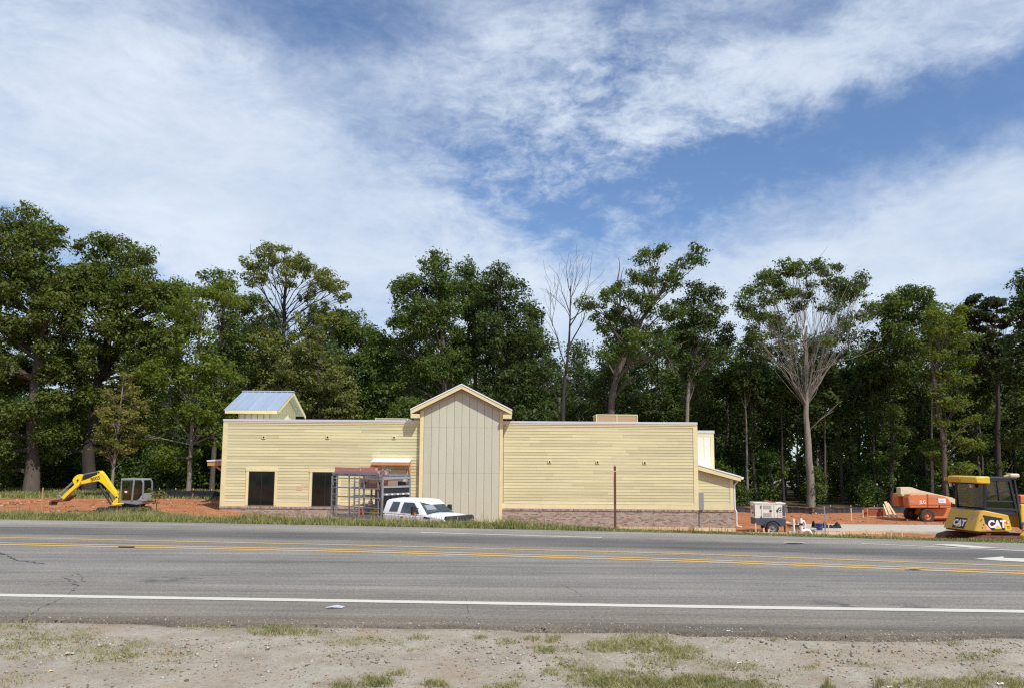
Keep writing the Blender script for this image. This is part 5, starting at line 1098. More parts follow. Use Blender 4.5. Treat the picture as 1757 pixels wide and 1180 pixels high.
jp('lower_trim', [(240, 605), (1350, 600), (1350, 612), (240, 618)], 'rustred', -1.165, -1.14, cw, 0)
jp('notice_plate', [(1005, 435), (1200, 440), (1205, 565), (1015, 560)], 'signwhite', -1.17, -1.15, cw, 0); jp('notice_print', [(1055, 480), (1160, 482), (1160, 530), (1055, 528)], 'blue' if False else 'coping', -1.176, -1.171, cw, 0)
q = J(600, 535); text('JLG', .30, 'pvc', cw, Matrix.Translation(Vector((q[0], JY - 1.162, q[1])) - jl.location) @ Matrix.Rotation(R(90), 4, 'X'), 'lettering', .003, .008)
jp('lamp_recess', [(245, 480), (350, 475), (355, 560), (250, 565)], 'vent', -1.165, -1.15, cw, 0); jp('hinge_slot', [(1030, 620), (1055, 618), (1050, 700), (1030, 700)], 'black', -1.165, -1.14, cw, 0)
bm_ = jp('main_boom', [(190, 160), (470, 155), (720, 240), (1100, 330), (1600, 440), (1590, 600), (1380, 560), (1250, 500), (900, 400), (500, 330), (235, 400), (215, 400)], 'cream', -.28, .28)
jp('boom_section', [(1595, 455), (2300, 610), (2290, 740), (1590, 590)], 'cream', -.22, .22, bm_); jp('boom_section', [(2290, 630), (3000, 790), (2990, 900), (2285, 725)], 'cream', -.17, .17, bm_)
jp('boom_end_cap', [(178, 170), (195, 160), (240, 400), (185, 330)], 'cream', -.30, .30, bm_); jp('sensor', [(1045, 285), (1075, 285), (1070, 325), (1045, 325)], 'black', -.05, .05, bm_, 0)
jp('turntable', [(560, 690), (1500, 690), (1570, 610), (1580, 560), (1380, 560), (1350, 690)], 'black', -.3, .3)
ch = jp('chassis', [(820, 720), (1550, 700), (3000, 740), (2950, 960), (920, 980), (760, 900)], 'orange', -.75, .75)
jp('chassis_lower_plate', [(930, 980), (2950, 962), (2900, 1040), (940, 1030)], 'rustred', -.6, .6, ch)  # narrower rust red plate along the bottom of the chassis
def jw(px, py, y, s_):
    q = J(px, py); wheel(jl, (q[0] - jl.location.x, y, q[1] - jl.location.z), .475, .36, 'rubber', 'orange', side=s_, rimk=.5)
jw(728, 905, -1.02, -1); jw(2650, 905, -1.02, -1)
q = J(728, 905)
for xx in (728, 2650):
    q = J(xx, 905); wheel(jl, (q[0] - jl.location.x, 1.02, q[1] - jl.location.z), .475, .36, 'rubber', 'orange', side=1, rimk=.5)
pb = J(3020, 800); MB().box(pb[0] - .1, pb[0] + .9, JY - 1.1, JY + 1.1, pb[1] - .5, pb[1] - .42).build('basket_floor', 'orange', jl, world=True)
for y in (-1.1, 1.05):
    for dx in (-.1, .38, .86): MB().box(pb[0] + dx, pb[0] + dx + .04, JY + y, JY + y + .04, pb[1] - .42, pb[1] + .6).build('basket_post', 'cream', jl, world=True)
    MB().box(pb[0] - .1, pb[0] + .9, JY + y, JY + y + .04, pb[1] + .6, pb[1] + .64).build('basket_rail', 'cream', jl, world=True)

# ---- yellow bulldozer -----------------------------------------------------
DYAW = R(6); DYY = 26.6; dq = P(1679, 912, DYY); dz = float(ground_z(dq.x, DYY + 1)); 
DZ = thing('bulldozer', 'yellow bulldozer with dark glass cab seen from behind at the right edge', 'bulldozer', (dq.x, DYY, dz), DYAW)
def dh(py): return P(1675, py, DYY).z - dz       # height above its ground
zsk, zbt, zct = dh(912), dh(876), dh(817.5)
WB = 1.78                                         # body runs from y=0 (near side) to y=WB
rear = loft([[(-.10, .10, zsk + .02), (-.10, WB - .1, zsk + .02), (.22, WB - .1, zbt), (.22, .14, zbt)], [(.06, .0, zsk), (.06, WB, zsk), (.34, WB, zbt + .02), (.34, .06, zbt + .02)],
             [(1.27, .0, zsk + .02), (1.27, WB, zsk + .02), (1.16, WB, zbt - .14), (1.16, .03, zbt - .14)], [(1.30, .08, zsk + .02), (1.30, WB - .05, zsk + .02), (1.18, WB - .05, zbt - .16), (1.18, .08, zbt - .16)]]).build('rear_body', 'catyellow', DZ, .035, smooth=True)
MB().box(.0, 1.2, .10, WB - .1, zsk - .05, zsk - .003).build('skirt_plate', 'rust', DZ)
def cabpost(a, b, w=.085, nm='cab_post', mat='cabframe'): return MB().beam(a, b, w, w, up=(0, 1, 0)).build(nm, mat, dcab, .012)
CX0, CX1, CY0, CY1 = .40, 1.45, .16, WB - .2
dcab = MB().box(CX0 - .02, CX1 + .06, CY0 - .02, CY1 + .02, zbt - .17, zbt + .06).build('cab_sill', 'cabframe', DZ, .02)
zc0, zc1 = zbt + .05, zct - .10
for y in (CY0, CY1):
    cabpost((CX0, y, zc0), (CX0 + .05, y, zc1)); cabpost((CX1 + .12, y, zc0 - .1), (CX1 - .08, y, zc1)); cabpost((CX0 + .56, y, zc0 + .30), (CX0 + .50, y, zc1), .05)
    cabpost((CX0, y, zc0 + .28), (CX1 + .1, y, zc0 + .26), .05, 'cab_rail'); cabpost((CX0, y, zc0 + .02), (CX1 + .1, y, zc0 - .02), .08, 'cab_rail'); cabpost((CX0, y, zc1), (CX1 - .05, y, zc1 - .0), .10, 'cab_rail')
    MB().add([(CX0 + .04, y, zc0 + .04), (CX1 + .08, y, zc0), (CX1 - .06, y, zc1 - .04), (CX0 + .06, y, zc1 - .04), (CX0 + .04, y + .008, zc0 + .04), (CX1 + .08, y + .008, zc0), (CX1 - .06, y + .008, zc1 - .04), (CX0 + .06, y + .008, zc1 - .04)],
             [(0, 1, 2, 3), (7, 6, 5, 4), (0, 4, 5, 1), (1, 5, 6, 2), (2, 6, 7, 3), (3, 7, 4, 0)]).build('side_glass', 'cabglass', dcab)
MB().box(CX0 + .01, CX0 + .02, CY0 + .05, CY1 - .05, zc0 + .05, zc1 - .05).build('rear_glass', 'cabglass', dcab); cabpost((CX0, CY0, zc0 + .03), (CX0, CY1, zc0 + .03), .10, 'cab_rail')
MB().add([(CX1 + .10, CY0 + .05, zc0), (CX1 + .10, CY1 - .05, zc0), (CX1 - .07, CY1 - .05, zc1), (CX1 - .07, CY0 + .05, zc1)], [(0, 1, 2, 3)]).build('front_glass', 'cabglass', dcab)
# angled front corner with its lower door glass
MB().add([(CX1 + .14, CY0 - .01, zc1 - .02), (CX1 + .36, CY0 + .30, zc1 - .05), (CX1 + .62, CY0 + .36, zsk + .30), (CX1 + .22, CY0 - .03, zsk + .12), (CX1 + .15, CY0 + .01, zc1 - .02), (CX1 + .37, CY0 + .32, zc1 - .05), (CX1 + .63, CY0 + .38, zsk + .30), (CX1 + .23, CY0, zsk + .12)],
         [(0, 1, 2, 3), (7, 6, 5, 4), (0, 4, 5, 1), (1, 5, 6, 2), (2, 6, 7, 3), (3, 7, 4, 0)]).build('door_glass', 'cabglass', dcab)
cabpost((CX1 + .24, CY0 - .03, zsk + .08), (CX1 + .10, CY0 - .01, zc1), .06, 'door_frame'); cabpost((CX1 + .64, CY0 + .37, zsk + .22), (CX1 + .37, CY0 + .31, zc1 - .04), .05, 'door_frame'); cabpost((CX1 + .22, CY0 - .03, zsk + .12), (CX1 + .63, CY0 + .37, zsk + .28), .09, 'door_frame')
MB().add([(CX1 + .22, CY0 - .035, zsk + .12), (CX1 + .63, CY0 + .355, zsk + .28), (CX1 + .52, CY0 + .34, zsk + .95), (CX1 + .17, CY0 - .025, zsk + .88)], [(0, 1, 2, 3)]).build('door_panel', 'greybox', dcab)
rfm = MB().box(CX0 - .05, CX1 + .18, CY0 - .06, CY1 + .06, zct - .085, zct).build('cab_roof', 'cabframe', dcab, .03)
acx = loft([[(CX0 - .30, CY0 - .04, zct - .22), (CX0 - .30, CY1 + .02, zct - .22), (CX0 - .30, CY1 + .02, zct + .01), (CX0 - .30, CY0 - .04, zct + .01)], [(CX0 - .06, CY0 - .10, zct - .24), (CX0 - .06, CY1 + .06, zct - .24), (CX0 - .02, CY1 + .06, zct + .02), (CX0 - .02, CY0 - .10, zct + .02)], [(CX0 + .20, CY0 - .10, zct - .24), (CX0 + .20, CY1 + .06, zct - .24), (CX0 + .18, CY1 + .06, zct + .02), (CX0 + .18, CY0 - .10, zct + .02)]]).build('air_conditioner_housing', 'catyellowb', DZ, .04, smooth=True)
MB().box(CX0 - .345, CX0 - .33, CY0 + .75, CY1 - .1, zct - .17, zct - .03).build('intake_grille', 'gold', acx)
for k in range(9): MB().box(CX0 - .352, CX0 - .346, CY0 + .80 + k * .09, CY0 + .83 + k * .09, zct - .16, zct - .04).build('grille_slot', 'catyellow', acx)
MB().box(CX0 - .30, CX0 + .1, CY0 + .1, CY1 - .1, zct - .26, zct - .23).build('housing_underside', 'black', acx)
bc = MB().box(CX1 - .02, CX1 + .34, CY0 + .0, CY0 + .26, zct - .02, zct + .12).build('beacon_housing', 'cream', DZ, .05)
MB().cyl((CX1 - .2, CY0 + .1, zct + .02), (CX1 + .1, CY0 + .1, zct + .05), .03).build('lamp_arm', 'catyellow', bc)
for y in (CY0 + .45, CY1 + .1): MB().box(CX0 - .14, CX0 - .06, y, y + .08, zct - .38, zct - .26).build('work_lamp', 'signwhite', acx, .02)
MB().beam((CX0 - .08, CY1 + .12, zct - .24), (CX0 + .08, CY1 + .05, zbt + .2), .03, .03).build('grab_rail', 'black', DZ); MB().tube([(CX0 + .0, CY0 - .10, zc0 + .0), (CX0 - .03, CY0 - .12, zc0 + .4), (CX0 + .02, CY0 - .08, zc1)], .014, 6).build('grab_rail', 'black', DZ)
MB().box(.9, 1.25, .6, 1.1, zc0 - .1, zc0 + .15).build('seat', 'seat', DZ, .05); MB().box(.78, .9, .6, 1.1, zc0 - .1, zc0 + .75).build('seat_back', 'seat', DZ, .05)
MB().box(.75, 1.3, .3, .5, zc0 - .1, zc0 + .28).build('control_console', 'seat', DZ, .03); MB().cyl((1.1, .4, zc0 + .2), (1.12, .4, zc0 + .45), .03).build('joystick', 'black', DZ)
MB().box(.85, 1.0, .65, 1.0, zc0 + .5, zc0 + .62).build('yellow_sticker', 'gold', DZ)
# decals
slo = lambda z: (-.10 + .32 * (z - zsk) / (zbt - zsk))
def rdec(name, mat, y0, y1, z0, z1, off, parent=rear, skew=0):      # on the rear face (faces -x)
    return MB().add([(slo(z0) - off, y0, z0), (slo(z0) - off, y1, z0), (slo(z1) - off, y1 + skew, z1), (slo(z1) - off, y0 + skew, z1), (slo(z0) - off + .012, y0, z0), (slo(z0) - off + .012, y1, z0), (slo(z1) - off + .012, y1 + skew, z1), (slo(z1) - off + .012, y0 + skew, z1)],
                    [(0, 1, 2, 3), (7, 6, 5, 4), (0, 4, 5, 1), (1, 5, 6, 2), (2, 6, 7, 3), (3, 7, 4, 0)]).build(name, mat, parent)
tilt = math.atan2(.32, zbt - zsk)
rdec('logo_plate', 'black', .62, 1.24, zsk + .06, zsk + .42, .012)
Mr = Matrix.Translation((slo(zsk + .24) - .020, .93, zsk + .24)) @ Matrix.Rotation(R(-90), 4, 'Z') @ Matrix.Rotation(R(90) - tilt, 4, 'X')
text('CAT', .30, 'signwhite', rear, Mr, 'logo_lettering', .003, .016, 1.0)
yl = MB().add([(slo(zsk + .12) - .028, .93 + .16, zsk + .11), (slo(zsk + .12) - .028, .93 - .14, zsk + .11), (slo(zsk + .27) - .026, .93 + .02, zsk + .24)], [(0, 1, 2)]).build('logo_triangle', 'catyellowb', rear)
rdec('stamp_print', 'greybox', .36, .44, zsk + .38, zsk + .48, .006); rdec('stamp_print', 'vent', .28, .52, zsk + .55, zsk + .57, .006); rdec('stamp_print', 'vent', .28, .52, zsk + .30, zsk + .32, .006)
rdec('rust_streak', 'rust', .20, .235, zsk + .15, zsk + .26, .004); rdec('rust_streak', 'rust', 1.74, 1.78, zsk + .14, zsk + .3, .004); rdec('panel_seam', 'catyellowb', 1.28, 1.86, zsk + .50, zsk + .515, .006)
sy = lambda z: .06 * (z - zsk) / (zbt - zsk) - .006
def sdec(name, mat, pts, off): return MB().add([(x, sy(z) - off, z) for x, z in pts] + [(x, sy(z) - off + .012, z) for x, z in pts], [tuple(range(len(pts))), tuple(range(2 * len(pts) - 1, len(pts) - 1, -1))] + [(i, i + len(pts), (i + 1) % len(pts) + len(pts), (i + 1) % len(pts)) for i in range(len(pts))]).build(name, mat, rear)
sdec('logo_plate', 'black', [(.50, zsk + .06), (.98, zsk + .06), (.93, zsk + .46), (.24, zsk + .57), (.28, zsk + .30)], .004)
sdec('stripe', 'pink', [(.30, zsk + .06), (.48, zsk + .06), (.28, zsk + .28), (.26, zsk + .20)], .005)
text('CAT', .33, 'signwhite', rear, Matrix.Translation((.70, sy(zsk + .27) - .012, zsk + .26)) @ Matrix.Rotation(R(90), 4, 'X'), 'logo_lettering', .003, .018, 1.0)
MB().add([(.57, sy(0) - .10 + .0 , zsk + .11), (.87, sy(0) - .10, zsk + .11), (.71, sy(0) - .10, zsk + .26)], [(0, 1, 2)]) if False else sdec('logo_triangle', 'catyellowb', [(.58, zsk + .10), (.86, zsk + .10), (.72, zsk + .24)], .020)
sdec('model_plate', 'catyellowb', [(1.00, zsk + .05), (1.20, zsk + .05), (1.18, zsk + .42), (.97, zsk + .42)], .003); sdec('model_mark', 'red', [(1.03, zsk + .28), (1.10, zsk + .28), (1.10, zsk + .38), (1.02, zsk + .38)], .008); sdec('model_mark', 'signwhite', [(1.10, zsk + .30), (1.14, zsk + .30), (1.14, zsk + .37), (1.10, zsk + .37)], .008); sdec('model_print', 'black', [(1.05, zsk + .18), (1.15, zsk + .18), (1.15, zsk + .20), (1.05, zsk + .20)], .008)
sdec('model_print', 'black', [(1.05, zsk + .13), (1.17, zsk + .13), (1.17, zsk + .15), (1.05, zsk + .15)], .008)
for (x, z) in ((.16, zsk + .4), (.14, zsk + .12), (.2, zsk + .22)): sdec('rust_streak', 'rust', [(x, z), (x + .03, z), (x + .03, z + .05), (x, z + .05)], .003)
# hood, tracks, blade
hd = MB().prism([(CX1 + .5, zsk + .1), (3.6, zsk + .1), (3.6, zbt + .08), (CX1 + .55, zbt + .22)], 'y', .45, WB - .45).build('engine_hood', 'catyellowb', DZ, .04)
MB().box(CX1 + .62, CX1 + 1.1, .55, 1.0, zbt + .23, zbt + .52).build('air_cleaner', 'orange', DZ, .04); MB().cyl((CX1 + 1.3, .95, zbt), (CX1 + 1.3, .95, zbt + .7), .06).build('exhaust_stack', 'black', DZ)
for y in (-.20, WB - .34):
    prof = [(-.35, .45), (-.2, .82), (.2, .93), (2.9, .85), (3.2, .62), (3.15, .25), (2.9, .03), (.1, .03), (-.25, .18)]
    tr_ = MB().prism(prof, 'y', y, y + .52).build('crawler_track', 'rust', DZ, .03)
    for k in range(16): MB().box(.05 + k * .18, .14 + k * .18, y - .01, y + .53, .0, .035).build('track_shoe', 'rubber', tr_)
    MB().prism([(.1, .35), (2.8, .35), (2.8, .62), (.1, .62)], 'y', y - .03, y - .003).build('track_frame', 'catyellow', DZ); 
    for k in range(5): MB().cyl((.3 + k * .55, y - .04, .22), (.3 + k * .55, y - .001, .22), .13, 16).build('track_roller', 'rust', DZ)
    MB().cyl((.12, y - .06, .52), (.12, y - .0, .52), .26, 20).build('drive_sprocket', 'rust', DZ)
MB().prism([(1.42, zsk - .32), (1.95, zsk - .35), (2.0, zsk + .02), (1.78, zsk + .16), (1.45, zsk - .1)], 'y', -.28, -.05).build('push_arm_bracket', 'catyellowb', DZ, .02)
MB().prism([(3.7, .1), (3.85, .1), (3.95, .55), (3.9, 1.15), (3.78, 1.15), (3.82, .55)], 'y', -.55, WB + .55).build('blade', 'catyellow', DZ)

# ------------------------------------------------------------------ things about the site
def gz_(x, y):
    z = float(ground_z(x, y)); return .0 if (z < -.08 and z > -.11 and y < 18.5) else z
def at(px, py, Y): return P(px, py, Y)
# rusty post with pink ribbon in the verge
YP = 18.4; pq = P(1055.5, 900, YP); pt = P(1054, 797, YP)
po = thing('sign_post', 'thin rusty metal post with a pink ribbon standing in the grass before the long wall', 'post', (pq.x, YP, -.05))
MB().prism([(-.026, -.02), (.026, -.02), (.026, .012), (.012, .012), (.012, -.006), (-.012, -.006), (-.012, .012), (-.026, .012)], 'z', -.3, pt.z + .02).build('post_shaft', 'rust', po)
MB().cyl((0, 0, pt.z + .02), (0, 0, pt.z + .06), .008, 6).build('post_tip', 'steel', po)
rb = MB().box(-.034, .034, -.028, .018, pt.z - .11, pt.z - .085).build('ribbon', 'pink', po)
MB().add([(-.03, -.03, pt.z - .10), (-.05, -.035, pt.z - .25), (-.11, -.03, pt.z - .33), (-.12, -.02, pt.z - .31), (-.065, -.03, pt.z - .24), (-.04, -.03, pt.z - .09)], [(0, 1, 4, 5), (1, 2, 3, 4)]).build('ribbon_tail', 'pink', rb)
MB().add([(-.03, -.03, pt.z - .10), (-.045, -.03, pt.z - .40), (-.035, -.03, pt.z - .40), (-.02, -.03, pt.z - .1)], [(0, 1, 2, 3)]).build('ribbon_tail', 'pink', rb)
# silt fences: black fabric between stakes
def silt(label, pts, Y0, seed, h=.6, mat_='blackfab'):
    rnd = random.Random(seed); base = []
    for px, dY in pts: q = P(px, 860, Y0 + dY); base.append(Vector((q.x, Y0 + dY, gz_(q.x, Y0 + dY))))
    o = thing('silt_fence', label, 'fence', tuple(base[0])); n = 12 * (len(base) - 1); V = []
    for i in range(n + 1):
        t = i / 12; k = min(int(t), len(base) - 2); f = t - k; p = base[k].lerp(base[k + 1], f); sag = -.10 * math.sin(math.pi * f) * rnd.uniform(.6, 1.1); w = .05 * math.sin(i * 1.9)
        V += [(p.x, p.y + w, gz_(p.x, p.y) - .1), (p.x + .02, p.y + w * .4 + .03, gz_(p.x, p.y) + (h + sag) * .55), (p.x, p.y, gz_(p.x, p.y) + h + sag)]
    Fq = []
    for i in range(n): Fq += [(3 * i, 3 * i + 3, 3 * i + 4, 3 * i + 1), (3 * i + 1, 3 * i + 4, 3 * i + 5, 3 * i + 2)]
    m = MB(); m.v = V; m.f = Fq; fb = m.build('fabric', mat_, o, world=True); md = fb.modifiers.new('thickness', 'SOLIDIFY'); md.thickness = .012
    for b_ in base: MB().box(b_.x - .02, b_.x + .02, b_.y + .02, b_.y + .06, b_.z - .2, b_.z + h + .12).build('stake', 'lumber', o, world=True)
silt('black silt fence along the back of the red soil left of the building', [(272, 0), (300, 0), (330, .3), (362, .2), (400, .4), (440, 0)], 56.5, 1, .62)
silt('sagging grey black silt fence along the back of the site right of the generator', [(1262, .5), (1310, .2), (1350, 0), (1395, -1.2), (1425, .4), (1460, .2), (1500, .5), (1560, .8), (1620, 1.2), (1700, 1), (1790, 1.5)], 61.0, 2, .50, 'fencefab')
# stakes
def stake(label, px, py0, py1, Y, w=.04, mat='lumber', grp='wooden survey stakes in the red soil'):
    q0, q1 = P(px, py1, Y), P(px, py0, Y); z0 = gz_(q0.x, Y); o = thing('survey_stake', label, 'stake', (q0.x, Y, z0), 0, grp)
    h = max(.25, q1.z - z0)
    MB().add([(-w / 2, -.012, -.15), (w / 2, -.012, -.15), (w / 2, .012, -.15), (-w / 2, .012, -.15), (-w / 2, -.012, h), (w / 2 * .6, -.012, h + .01), (w / 2 * .6, .012, h + .01), (-w / 2, .012, h)], [(0, 3, 2, 1), (4, 5, 6, 7), (0, 1, 5, 4), (1, 2, 6, 5), (2, 3, 7, 6), (3, 0, 4, 7)]).build('stake_shaft', mat, o); return o
stake('brown stake standing in the soil left of the excavator bucket', 72, 836, 866, 40, .07, 'timber')
stake('tall thin grey stake in front of the blue bucket', 1416, 868, 912, 33, .05, 'greybox')
stake('pale stake on the bank below the silt fence, left of the rusty trench box', 1461, 871, 886, 52, .09); stake('stake at the left end of the rusty trench box', 1489, 871, 884, 53, .09, 'timber')
stake('short stake in the trench in front of the pale slab, left one', 1488, 907, 917, 36, .08, 'lumber'); stake('short pale stake beside the board laid before the slab', 1530, 908, 917, 36, .07); stake('short stake to the left of the brick rubble by the bulldozer', 1548, 908, 918, 36, .06)
stake('thin stake right of the blue bucket', 1422, 897, 908, 41, .05); stake('low orange stake standing between the generator and the road', 1311, 905, 914, 38, .12, 'pink'); stake('low pale stake leaning by the generator wheel', 1320, 907, 916, 37, .12, 'lumber'); stake('tall pale stake under the left end of the generator', 1297, 897, 910, 40.5, .10, 'lumber')
stake('short stake in the bank between silt fence and trench box', 1481, 874, 883, 56, .08)
# pale slab strip with form boards
def slab(name, p0, p1, y0, y1, z, mat, kind='structure', th=.12):
    a, c = P(p0, 900, (y0 + y1) / 2), P(p1, 900, (y0 + y1) / 2)
    return MB().box(a.x, c.x, y0, y1, z - th, z + .0).build(name, mat, kind=kind)
slab('concrete_path', 1372, 1700, 44.2, 49.0, SITE_R + .10, 'concrete')
for k, (p0, p1, y, lab) in enumerate(((1440, 1520, 43.5, 'long pale form board lying along the near edge of the concrete strip'), (1398, 1450, 42.3, 'short form board in the red trench near the blue bucket'), (1062, 1180, 44.2, 'pale form board on the ground at the foot of the brick base'), (1190, 1262, 44.0, 'pale form board on the ground below the wing wall'), (1262, 1350, 41.5, 'pale board lying in the soil in front of the generator'))):
    a, c = P(p0, 900, y), P(p1, 900, y); z = gz_(a.x, y) + .04; o = thing('form_board', lab, 'board', ((a.x + c.x) / 2, y, z), 0, 'form boards laid on the soil'); o.rotation_euler.z = (.02, -.05, 0, 0, .01)[k]
    MB().box(-(c.x - a.x) / 2, (c.x - a.x) / 2, -.02, .02, -.02, .16 if k != 2 and k != 3 else .2).build('board', 'lumber', o)
# trench box and planks leaning on it
tq0, tq1 = P(1491, 872, 57), P(1520, 872, 57); tz_ = gz_(tq0.x, 57)
tb_ = thing('trench_box', 'rusty red steel trench box lying before the trees', 'trench box', ((tq0.x + tq1.x) / 2, 57, tz_)); w_ = (tq1.x - tq0.x) / 2
MB().box(-w_, w_, -.04, .0, 0, .62).build('side_plate', 'rustred', tb_); MB().box(-w_, w_, .9, .94, 0, .62).build('side_plate', 'rustred', tb_)
MB().box(-w_ - .03, w_ + .03, -.08, .02, .62, .70).build('top_tube', 'greybox', tb_); MB().box(-w_ - .03, w_ + .03, -.07, -.041, .02, .08).build('bottom_flange', 'lumber', tb_)
for x in (-w_ + .06, w_ - .12): MB().box(x, x + .06, .0, .9, .2, .3).build('spreader', 'rustred', tb_)
for k, (x0, x1, zt_, lab) in enumerate(((1521, 1524, .95, 'leftmost of the three planks leaning by the trench box'), (1524, 1531, 1.15, 'middle and widest of the three planks leaning by the trench box'), (1528, 1540, 1.05, 'rightmost plank leaning by the trench box, at the lowest angle'))):
    a = P(x0 - 4, 880, 56.6); c = P(x1, 880, 56.0); o = thing('leaning_plank', lab, 'plank', (c.x, 56.0, gz_(c.x, 56)), 0, 'planks leaning by the trench box')
    MB().beam((0, 0, 0), (a.x - c.x, .6, zt_), .20 if k == 1 else .12, .04, up=(0, 1, 0)).build('plank', 'lumber', o)
# pipework between the generator and the bucket
def lp_(px, py, Y): q = P(px, py, Y); return q
o = thing('white_pipe', 'upright white plastic pipe stub right of the generator', 'pipe', tuple(P(1362, 900, 43.2))); q = o.location; q.z = SITE_R
MB().cyl((0, 0, -.05), (0, 0, P(1362, 891, 43.2).z - SITE_R), .055, 14).build('pipe_tube', 'pvc', o); MB().lathe([(.055, P(1362, 891, 43.2).z - SITE_R), (.06, P(1362, 891, 43.2).z - SITE_R + .01), (.045, P(1362, 891, 43.2).z - SITE_R + .06), (.001, P(1362, 891, 43.2).z - SITE_R + .07)], (0, 0, 0), 'z', 14).build('pipe_cap', 'pvc', o, smooth=True)
hq = P(1375, 905, 41.5); o = thing('standpipe', 'white and grey standpipe with a dark collar between generator and blue bucket', 'standpipe', (hq.x, 41.5, SITE_R))
hz = P(1375, 888, 41.5).z - SITE_R
MB().lathe([(.001, -.1), (.075, -.1), (.075, hz * .62), (.10, hz * .64), (.10, hz * .74), (.07, hz * .76), (.07, hz * .9), (.04, hz), (.001, hz + .01)], (0, 0, 0), 'z', 16).build('standpipe_body', 'pvc', o, smooth=True)
MB().cyl((0, 0, hz * .64), (0, 0, hz * .74), .104, 16).build('collar', 'black', o); MB().tube([(0, 0, hz * .8), (.14, 0, hz * .86), (.2, 0, hz * .7), (.2, 0, hz * .5)], .05, 10).build('side_outlet', 'pvc', o, smooth=True); MB().cyl((-.03, 0, hz), (-.05, 0, hz + .22), .012).build('valve_stem', 'rust', o)
o = thing('pipe_elbow', 'white plastic elbow pipe lying on the soil right of the standpipe', 'pipe', tuple(Vector((P(1384, 905, 42.2).x, 42.2, SITE_R))))
MB().tube([(-.3, 0, .22), (-.05, 0, .30), (.12, 0, .28), (.22, 0, .16), (.24, 0, -.02)], .09, 12).build('elbow_tube', 'pvc', o, smooth=True)
o = thing('concrete_block', 'pale grey block with rods on the soil under the tow bar', 'block', tuple(Vector((P(1360, 905, 42.4).x, 42.4, SITE_R))))
MB().box(-.26, .22, -.15, .15, -.05, .22).build('block_body', 'concrete', o, .02)
for x in (-.1, .1, .3): MB().cyl((x, -.17, 0), (x + .05, -.17, .32), .012, 6).build('rod', 'steel', o)
o = thing('blue_bucket', 'blue bucket standing on the concrete strip', 'bucket', tuple(Vector((P(1406, 903, 44.6).x, 44.6, SITE_R + .10))))
MB().lathe([(.16, 0), (.19, .34), (.205, .34), (.205, .37), (.001, .37)], (0, 0, 0), 'z', 18).build('bucket_body', 'blue', o, smooth=True)
MB().tube([(-.19, 0, .34), (-.15, -.1, .2), (0, -.2, .16), (.15, -.1, .2), (.19, 0, .34)], .008, 6).build('bucket_handle', 'steel', o)
o = thing('black_tarpaulin', 'crumpled black plastic sheet draped on the soil behind the blue bucket', 'tarpaulin', tuple(Vector((P(1404, 895, 46).x, 46.0, SITE_R + .10))))
V = []; nn = 26
for j in range(5):
    for i in range(nn):
        t = i / (nn - 1); hgt = .14 + .25 * math.exp(-((t - .02) / .07) ** 2) + .22 * math.exp(-((t - .45) / .05) ** 2) + .20 * math.exp(-((t - .93) / .07) ** 2) + .05 * math.sin(i * 2.3)
        V.append((t * 1.55 - .2, .15 * j + .04 * math.sin(i * 1.7 + j), hgt * math.sin(math.pi * j / 4) + .01))
m = MB(); m.v = V; m.f = [(j * nn + i, j * nn + i + 1, (j + 1) * nn + i + 1, (j + 1) * nn + i) for j in range(4) for i in range(nn - 1)]; m.build('sheet', 'blackfab', o)
# soil clods, rubble and litter
def clods(name, label, boxes, n, mat, smin, smax, seed, kind='stuff'):
    r = np.random.default_rng(seed); V = []; F = []
    ico = np.array([(0, 0, 1), (.9, 0, .2), (.28, .85, .2), (-.72, .53, .2), (-.72, -.53, .2), (.28, -.85, .2), (0, 0, -.5)]); fc = np.array([(0, 1, 2), (0, 2, 3), (0, 3, 4), (0, 4, 5), (0, 5, 1), (6, 2, 1), (6, 3, 2), (6, 4, 3), (6, 5, 4), (6, 1, 5)])
    w = np.array([b[4] for b in boxes], float); w /= w.sum()
    for k in range(n):
        b_ = boxes[r.choice(len(boxes), p=w)]; x, y = r.uniform(b_[0], b_[1]), r.uniform(b_[2], b_[3]); s = smin * (smax / smin) ** (r.random() ** 2.2); a = r.uniform(0, 6.28); c, q = math.cos(a), math.sin(a)
        v = ico * s * r.uniform(.6, 1.25, (7, 3)); v = np.c_[v[:, 0] * c - v[:, 1] * q, v[:, 0] * q + v[:, 1] * c, v[:, 2] * .7] + np.array([x, y, gz_(x, y)])
        F.append(fc + 7 * k); V.append(v)
    o = np_mesh(name, np.concatenate(V), np.concatenate(F), MT[mat], kind=kind); return o
def stonemat(name, cols):
    m, n, l, b = newmat(name); ge = n.new('ShaderNodeNewGeometry'); r = n.new('ShaderNodeValToRGB'); l.new(ge.outputs['Random Per Island'], r.inputs[0]); e = r.color_ramp.elements
    while len(e) < len(cols): e.new(.5)
    for i, c in enumerate(cols): e[i].position = i / (len(cols) - 1); e[i].color = (*c, 1)
    l.new(r.outputs[0], b.inputs['Base Color']); b.inputs['Roughness'].default_value = .9; return m
MT['gravel'] = stonemat('gravel_stones', [(.11, .09, .075), (.26, .22, .17), (.40, .36, .31), (.34, .20, .12), (.48, .45, .41), (.20, .17, .14)])
MT['clod'] = stonemat('clay_clods', [(.26, .085, .035), (.42, .15, .055), (.48, .24, .13), (.20, .08, .05), (.50, .38, .27)])
clods('gravel', '', [(-5, 5.2, 5.1, 7.2, 1), (-5.5, 5.5, 6.4, 7.3, .7)], 5200, 'gravel', .0045, .024, 3)
re_ = np.random.default_rng(12); eb_ = []
for q in range(26):
    x_ = -5.2 + q * .41; y_ = float(rag(np.array([x_ + .2]))[0]); eb_.append((x_, x_ + .42, y_ - .22, y_ + .22, .3 + .7 * re_.random()))
clods('edge_gravel', '', eb_, 1950, 'gravel', .004, .019, 100)
